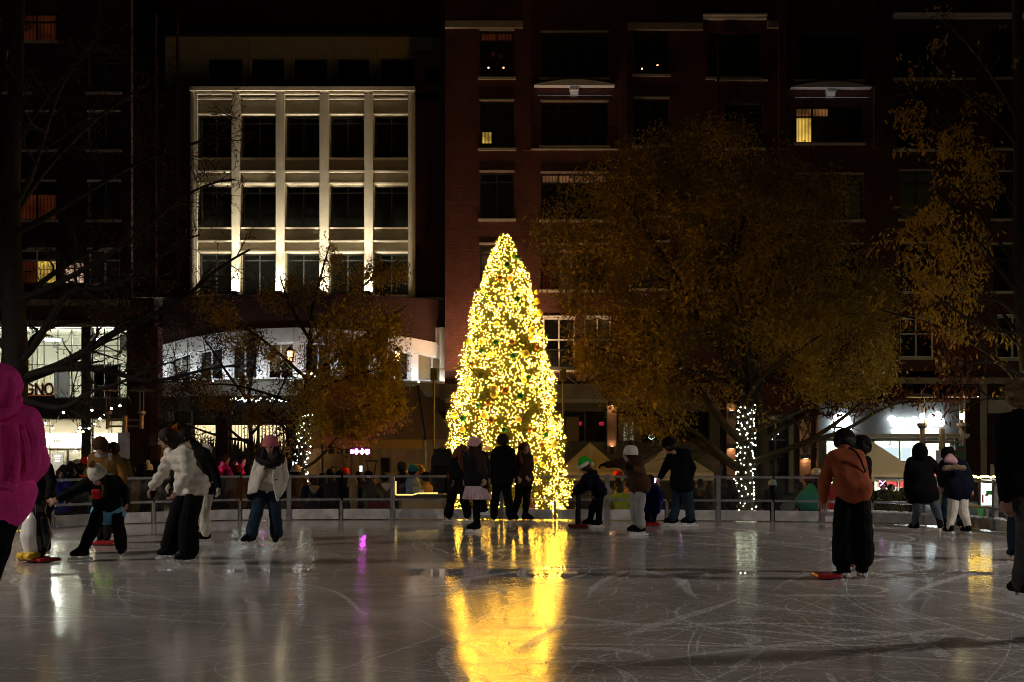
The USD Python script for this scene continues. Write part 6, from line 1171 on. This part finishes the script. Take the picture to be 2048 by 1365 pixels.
skater('person in a burnt orange jacket and wide black trousers bending forward, seen from behind', 15.36, 1.04, dict(head=(1690, 887, .30), sa=(1666, 915, .16), sb=(1715, 914, .16), ea=(1648, 960, .12), eb=(1726, 948, .4), wa=(1647, 1000, .22), wb=(1730, 975, .6), ha=(1690, 976), hb=(1721, 975), ka=(1686, 1067), kb=(1724, 1067), aa=(1687, 0), ab=(1726, 0)), yaw=5, tilt=35, top='orange', bulk=.03, hem=.07, fold=.010, legs='black', lr=(.098, .118, .12), lhem=-.06, hair=('short', 'black'), hat=('beanie', 'black'), extra=strap, hood=None)
skater('dark capped person with red skates hugged in front of the burnt orange jacket', 16.1, .98, dict(head=(1722, 898), sa=(1700, 922, .1), sb=(1730, 924, .1), ea=(1702, 950, .2), eb=(1730, 950, .2), wa=(1704, 975, .3), wb=(1728, 975, .3), ha=(1706, 985), hb=(1726, 985), ka=(1706, 1060), kb=(1726, 1060), aa=(1702, 0), ab=(1726, 0)), yaw=-30, tilt=35, top='black', bulk=.02, hem=.02, legs='black', lr=(.10, .08, .07), hair=('short', 'black'), hat=('beanie', 'black'), boot='red_plastic')
skater('woman in a long black hooded coat and pale jeans by the right fence', 22.7, 1.0, dict(head=(1839, 903), sa=(1823, 925), sb=(1856, 923), ea=(1816, 957), eb=(1872, 938), wa=(1817, 985), wb=(1884, 950, -.05), ha=(1833, 962), hb=(1855, 962), ka=(1834, 1015), kb=(1872, 1016), aa=(1831, 0), ab=(1880, 0)), yaw=-5, top='black', bulk=.05, hem=.24, flare=.06, legs='palejeans', lr=(.095, .075, .06), hood='up', toes=(20, -20))
skater('person in navy with a pink collar, fur trim and white trousers by the right fence', 22.0, .96, dict(head=(1897, 913, .1), sa=(1889, 931), sb=(1925, 932), ea=(1884, 953), eb=(1936, 956), wa=(1885, 970, .1), wb=(1941, 978), ha=(1908, 972), hb=(1925, 972), ka=(1906, 1020), kb=(1926, 1020), aa=(1900, 0), ab=(1935, 0)), yaw=20, tilt=25, top='navy', bulk=.055, hem=.10, legs='white', lr=(.11, .085, .06), hair=('short', 'black'), hat=('beanie', 'black'), extra=furband)
skater('person in dark jeans half hidden between the long black coat and the navy jacket', 23.3, .94, dict(head=(1900, 916), sa=(1888, 932), sb=(1916, 932), ea=(1886, 955), eb=(1918, 955), wa=(1888, 972), wb=(1916, 972), ha=(1895, 974), hb=(1914, 974), ka=(1892, 1018), kb=(1919, 1018), aa=(1890, 0), ab=(1921, 0)), yaw=0, top='black', bulk=.03, hem=.05, legs='jeans', lr=(.10, .075, .06))
skater('person in dark jeans partly behind the black sweatshirt at the right edge', 17.6, 1.02, dict(head=(2048, 880), sa=(2032, 912), sb=(2072, 912), ea=(2028, 955), eb=(2080, 955), wa=(2030, 990), wb=(2078, 990), ha=(2036, 985), hb=(2060, 985), ka=(2028, 1055), kb=(2058, 1055), aa=(2026, 0), ab=(2056, 0)), yaw=0, top='charcoal', bulk=.03, hem=.05, legs='jeans', lr=(.11, .085, .075))
skater('tall fair haired person in a black sweatshirt and grey trousers at the right edge', 10.8, 1.08, dict(head=(2037, 792), sa=(2013, 850), sb=(2090, 850), ea=(2010, 935), eb=(2108, 935), wa=(2013, 995), wb=(2105, 1000), ha=(2056, 962), hb=(2092, 962), ka=(2058, 1085), kb=(2096, 1110), aa=(2046, .28, .1), ab=(2098, 0)), yaw=15, tilt=8, top='black', bulk=.045, hem=.0, fold=.016, legs='darkgrey', lr=(.12, .09, .07), hair=('short', 'blond'), hood='black', extra=tousled)

# --- skating aids
def aid(px, py, d, label, x0=1152, x1=1161):
    t = thing('skating_aid', label, 'skating aid', 'skating aids'); return t
t = thing('penguin_skating_aid', 'black and white plastic penguin skating aid with yellow feet on a red base', 'skating aid'); d = 17.4; s_ = d / F; c = W(74, 0, d); c[2] = 0
fy = np.array([-.62, -.78, 0]); fy /= np.linalg.norm(fy); sx = np.array([fy[1], -fy[0], 0])
hl = lambda *a: soft([Hu(*a)], .03, 4)
obj('base', hl((c + sx * .22 + fy * .1 + UPV * .028, .026), (c - sx * .22 + fy * .1 + UPV * .028, .026), (c + sx * .22 - fy * .16 + UPV * .028, .026), (c - sx * .22 - fy * .16 + UPV * .028, .026)), 'red_plastic', t, True)
obj('body', soft([Hu((c + UPV * .16, .13), (c + UPV * .32, .185), (c + UPV * .48, .15), (c + UPV * .60, .10))], .03, 6), 'gloss_black', t, True)
obj('belly', soft([Hu((c + fy * .06 + UPV * .16, .115), (c + fy * .06 + UPV * .32, .155), (c + fy * .055 + UPV * .48, .125), (c + fy * .04 + UPV * .56, .09))], .03, 6), 'white_plastic', t, True)
for e in (-1, 1):
    obj('wing', hl((c + sx * e * .15 + UPV * .52, .05), (c + sx * e * .20 + UPV * .34, .055), (c + sx * e * .19 + UPV * .20, .03)), 'gloss_black', t, True)
    obj('foot', hl((c + sx * e * .075 + fy * .06 + UPV * .085, .055), (c + sx * e * .10 + fy * .17 + UPV * .075, .045), (c + sx * e * .05 + fy * .17 + UPV * .075, .045)), 'yellow_plastic', t, True)
hd = obj('head', soft([Hu((c + UPV * .70, .125), (c + UPV * .62, .105))], .03, 5), 'gloss_black', t, True)
obj('beak', hl((c + fy * .11 + UPV * .69, .035), (c + fy * .17 + UPV * .675, .015)), 'yellow_plastic', hd, True)
for e in (-1, 1): m = MB(); m.ball(c + fy * .10 + sx * e * .05 + UPV * .745, .032, 2); o = obj('eye', m, 'white_plastic', hd, True); obj('pupil', MB().ball(c + fy * .127 + sx * e * .052 + UPV * .745, .014, 1), 'gloss_black', hd, True)
t = thing('skating_aid', 'black post shaped skating aid held by the child in the green elf hat', 'skating aid'); d = 23.75; c = W(1156, 0, d); c[2] = 0
obj('base', hl((c + (-.14, -.12, .03), .025), (c + (.14, -.12, .03), .025), (c + (-.14, .14, .03), .025), (c + (.14, .14, .03), .025)), 'cloth_maroon', t, True); obj('post', hl((c + (-.02, 0, .08), .028), (c + (.02, 0, .08), .028), (c + (-.02, 0, .57), .028), (c + (.02, 0, .57), .028)), 'gloss_black', t, True); obj('handle', MB().tube([c + (-.1, 0, .59), c + (.12, 0, .59)], .02, 8), 'gloss_black', t)
for px, d, lab in ((1657, 15.3, 'red based skating aid at the feet of the burnt orange jacket'), (206, 20.0, 'red skating aid pushed by the small child behind the bending child'), (1304, 24.2, 'red skating aid beside the child in the royal blue snowsuit')):
    t = thing('skating_aid', lab, 'skating aid'); c = W(px, 0, d); c[2] = 0; w = .11 if px != 206 else .14
    obj('base', hl((c + (-w, -.08, .028), .024), (c + (w, -.08, .028), .024), (c + (-w, .3, .028), .024), (c + (w, .3, .028), .024)), 'red_plastic', t, True)
    o_ = .28 if px == 1657 else 0
    obj('post', MB().tube([c + (o_ * .3, .12, .05), c + (o_, .24, .05), c + (o_, .26, .42)], .022, 8), 'gloss_black', t); obj('handle', MB().tube([c + (o_ - .08, .26, .42), c + (o_ + .08, .26, .42)], .018, 8), 'gloss_black', t)

# --- people beyond the fence
def watcher(px, ytop, d, label, yaw=0, armup=False, lean=0, **kw):
    g0 = gz(d); zt = W(0, ytop, d)[2]; H = zt - g0; k = H / 1.72 if not kw.get('child') else H / 1.55; kw.pop('child', None); x = W(px, 0, d)[0]
    gg = lambda a: np.array([-math.sin(math.radians(a)), math.cos(math.radians(a)), 0]); f = gg(yaw); s = np.array([f[1], -f[0], 0]); o = np.array([x, d, g0]); P = lambda a, b, c: o + s * a * k + f * b * k + UPV * c * k
    flip = 1 if s[0] >= 0 else -1
    J = dict(head=P(0, lean + .02, 1.60), ha=P(-.09 * flip, 0, .92), hb=P(.09 * flip, 0, .92), sa=P(-.19 * flip, lean * .7, 1.38), sb=P(.19 * flip, lean * .7, 1.38), ka=P(-.1 * flip, .02, .5), kb=P(.1 * flip, .02, .5), aa=P(-.11 * flip, 0, .105), ab=P(.11 * flip, 0, .105),
             ea=P(-.25 * flip, lean * .4 + .02, 1.12), eb=P(.25 * flip, lean * .4 + .02, 1.12), wa=P(-.2 * flip, .18 + lean * .4, .98), wb=P(.2 * flip, .18 + lean * .4, .98))
    if armup: J['eb'] = P(.27 * flip, .18, 1.2); J['wb'] = P(.17 * flip, .30, 1.44)
    kw.setdefault('res', .05); kw.setdefault('bulk', .04); kw.setdefault('hem', .1)
    return person(label, J, k, yaw=yaw, skates=False, group='people watching beyond the fence', **kw)
for a in (
    (122, 936, 31, 'child with tan face and purple sleeve in the crowd below the menu board', 200, dict(top='royal', hair=('short', 'brown'), face=True)),
    (128, 929, 33, 'dark haired person in black straight below the menu board', 20, dict(top='black')), (143, 925, 31.5, 'person with round dark hair in the crowd left of the dark pier', 340, dict(top='charcoal', hair=('bun', 'black'))),
    (155, 920, 34, 'person in a grey hood in the crowd left of the dark pier', 10, dict(top='grey', hood='up')), (160, 926, 31, 'dark haired child with an orange scarf in the crowd left of the dark pier', 80, dict(top='black', scarf='orange', hair=('short', 'black'))),
    (171, 917, 32.5, 'person in a red knit hat and orange scarf holding up a phone', 260, dict(top='teal', hat=('beanie', 'red'), scarf='orange', armup=True)), (227, 884, 30, 'dark haired person directly behind the mustard coat', 0, dict(top='olive')),
    (262, 930, 31, 'person in a patterned grey green coat right of the mustard coat', 70, dict(top='olive', hair=('short', 'black'))), (285, 925, 32, 'person in black with curly hair below the dark board', 20, dict(top='black', hair=('bun', 'black'))), (296, 930, 33.5, 'child in a pale bobble hat below the dark board', 10, dict(top='darkgrey', hat=('pom', 'offwhite', 'white'))), (313, 922, 34, 'person in a black hood beside the feather flag', 330, dict(top='black', hood='up')),
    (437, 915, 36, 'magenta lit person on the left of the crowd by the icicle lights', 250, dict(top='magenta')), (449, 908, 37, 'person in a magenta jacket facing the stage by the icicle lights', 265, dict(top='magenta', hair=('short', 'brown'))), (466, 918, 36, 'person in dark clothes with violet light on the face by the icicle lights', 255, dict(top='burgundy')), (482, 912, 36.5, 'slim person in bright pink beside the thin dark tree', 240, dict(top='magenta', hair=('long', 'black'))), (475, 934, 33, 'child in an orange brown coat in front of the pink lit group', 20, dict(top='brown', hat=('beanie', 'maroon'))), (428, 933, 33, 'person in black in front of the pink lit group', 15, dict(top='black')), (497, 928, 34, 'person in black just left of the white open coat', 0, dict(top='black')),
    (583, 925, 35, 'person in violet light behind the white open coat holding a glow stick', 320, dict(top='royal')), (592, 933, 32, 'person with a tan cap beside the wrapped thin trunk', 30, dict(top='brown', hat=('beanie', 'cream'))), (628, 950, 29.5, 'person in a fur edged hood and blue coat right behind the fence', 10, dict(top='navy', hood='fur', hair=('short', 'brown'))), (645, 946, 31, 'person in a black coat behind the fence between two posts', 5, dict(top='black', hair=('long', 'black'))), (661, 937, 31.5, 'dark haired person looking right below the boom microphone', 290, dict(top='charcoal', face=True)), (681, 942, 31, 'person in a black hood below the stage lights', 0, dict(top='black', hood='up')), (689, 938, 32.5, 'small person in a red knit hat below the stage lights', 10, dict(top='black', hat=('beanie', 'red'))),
    (705, 953, 29.2, 'blond person in a black coat close behind a fence post', 20, dict(top='black', hair=('verylong', 'blond'))), (719, 942, 33, 'person raising a phone towards the stage', 0, dict(top='charcoal', armup=True)), (737, 945, 31, 'person in brown with a dark hat, right of the raised phone', 0, dict(top='brown', hat=('beanie', 'black'))), (742, 958, 29.3, 'person in an olive coat close behind the fence', 5, dict(top='olive', hair=('long', 'brown'))), (769, 945, 30.5, 'person with a red scarf and tan hood in front of the stage speaker', 30, dict(top='brown', hood='cream', scarf='red')), (757, 1000, 29.0, 'toddler in red trousers behind the fence', 0, dict(top='maroon', legs='red', child=True)),
    (805, 926, 31.5, 'person in a grey beanie standing behind the light edged counter', 300, dict(top='charcoal', hat=('beanie', 'darkgrey'))), (826, 932, 31, 'child in a teal knit hat and pale teal coat behind the counter', 250, dict(top='skyblue', hat=('beanie', 'teal'), face=True)), (838, 928, 32, 'person with long auburn hair behind the counter', 20, dict(top='brown', hair=('verylong', 'auburn'))), (853, 947, 30.2, 'child in a yellow tan jacket sitting at the light edged counter', 75, dict(top='yellow', hat=('beanie', 'navy'))), (868, 938, 32.5, 'person in black beside the covered loudspeaker', 90, dict(top='black')),
    (1205, 985, 29.5, 'person in pale blue bending behind the child in the elf hat', 60, dict(top='skyblue', lean=.3)), (1216, 960, 31, 'person in a yellow coat behind the fence post next to the elf hat', 40, dict(top='cream')), (1240, 972, 30, 'child carrying a lime green rucksack behind the fence', 350, dict(top='lime', bulk=.07, hair=('short', 'brown'))), (1257, 960, 30.6, 'person in a yellow quilted jacket beside the lime rucksack', 60, dict(top='yellow', quilt=(.08, .02))), (1235, 944, 33, 'person in a red knit hat under the white canopy', 270, dict(top='black', hat=('beanie', 'red'))),
    (1400, 958, 31, 'person in a dark coat right of the man in black', 40, dict(top='olive')), (1418, 962, 30.5, 'woman in brown with long hair seated near the wrapped trunk', 30, dict(top='brown', hair=('long', 'brown'))), (1440, 966, 31, 'person in grey left of the wrapped trunk', 350, dict(top='charcoal')), (1458, 960, 32, 'dark haired person beside the wrapped trunk', 20, dict(top='black')), (1390, 975, 30, 'child in black behind the man in black', 10, dict(top='black')),
    (1545, 962, 32, 'person in white and blue under the right trees', 20, dict(top='navy', hat=('beanie', 'skyblue'))), (1600, 965, 30.5, 'dark haired child crouching left of the teal umbrella', 270, dict(top='charcoal', face=True)), (1618, 952, 30, 'child in a blue and red jacket holding the teal umbrella', 60, dict(top='navy', hat=('beanie', 'maroon'), scarf='red')), (1633, 940, 31, 'person in a pale knit hat left of the burnt orange jacket', 80, dict(top='black', hat=('beanie', 'offwhite'))), (1657, 948, 30, 'person in bright red beyond the arm of the burnt orange jacket', 10, dict(top='red', legs='red')),
    (1766, 962, 30, 'person in a dark jacket wearing a lit head band behind the right fence', 180, dict(top='black', face=True)), (1782, 968, 30.5, 'person in brown beside the lit head band', 190, dict(top='brown', face=True)), (1805, 975, 31, 'person in black behind the leafy shrub', 0, dict(top='black'))):
    kw = dict(a[5]); watcher(a[0], a[1], a[2], a[3], a[4], **kw)
def stick(px0, py0, px1, py1, d, lab, m1, m2):
    t = thing('glow_stick', lab, 'glow stick'); a, b = W(px0, py0, d), W(px1, py1, d); m = (a + b) / 2; obj('upper_half', MB().tube([a, m], .02, 6), m1, t); obj('lower_half', MB().tube([m, b], .02, 6), m2, t); obj('grip', MB().tube([b, b + (b - a) * .5], .014, 6), 'black_plastic', t)
t = thing('stage_wash_light', 'small magenta wash light on a stand turned towards the crowd by the icicle lights', 'stage light'); q = W(527, 925, 35.2); h = obj('lamp_can', MB().tube([q + (.18, 0, 0), q], [.07, .10], 12), 'black_metal', t); obj('stand', MB().tube([q + (.1, 0, -.08), (q[0] + .1, q[1], gz(35.2))], .02, 6), 'black_metal', t)
obj('lens', MB().add(*[(np.array([[q[0] - .004, q[1] + .09 * math.cos(a), q[2] + .09 * math.sin(a)] for a in np.linspace(0, 6.283, 13)[:-1]]), np.array([(0, i, i + 1) for i in range(1, 11)]))][0]), 'wash', h)
stick(1311, 954, 1310, 966, 28.5, 'upright glow stick beside the arm of the man in black', 'screen', 'glow_pink'); stick(1361, 989, 1365, 999, 28, 'tilted glow stick seen between the legs of the man in black', 'glow_pink', 'glow_blue'); stick(587, 924, 585, 938, 34.4, 'pale glow stick in the violet light left of the wrapped thin trunk', 'screen', 'glow_pink')
t = thing('phone', 'lit phone held up by the person in the red knit hat', 'phone'); q = W(178, 921, 32.1); obj('case', MB().box(q[0] - .04, q[0] + .04, 32.1, 32.11, q[2] - .075, q[2] + .075), 'black_plastic', t); obj('screen', MB().box(q[0] - .035, q[0] + .035, 32.095, 32.099, q[2] - .07, q[2] + .07), 'menu_screen', t)
t = thing('phone', 'lit phone raised towards the stage by a person in the crowd', 'phone'); q = W(722, 938, 32.6); obj('case', MB().box(q[0] - .04, q[0] + .04, 32.6, 32.61, q[2] - .075, q[2] + .075), 'black_plastic', t); obj('screen', MB().box(q[0] - .035, q[0] + .035, 32.595, 32.599, q[2] - .07, q[2] + .07), 'menu_screen', t)
obj('lit_head_band', MB().tube([W(1759, 962, 29.8), W(1765, 966, 29.75), W(1771, 962, 29.8), W(1765, 968, 29.75), W(1760, 972, 29.8)], .012, 5), 'glow_pink', None, label='glowing pink and blue head band worn behind the right fence', cat='head band')
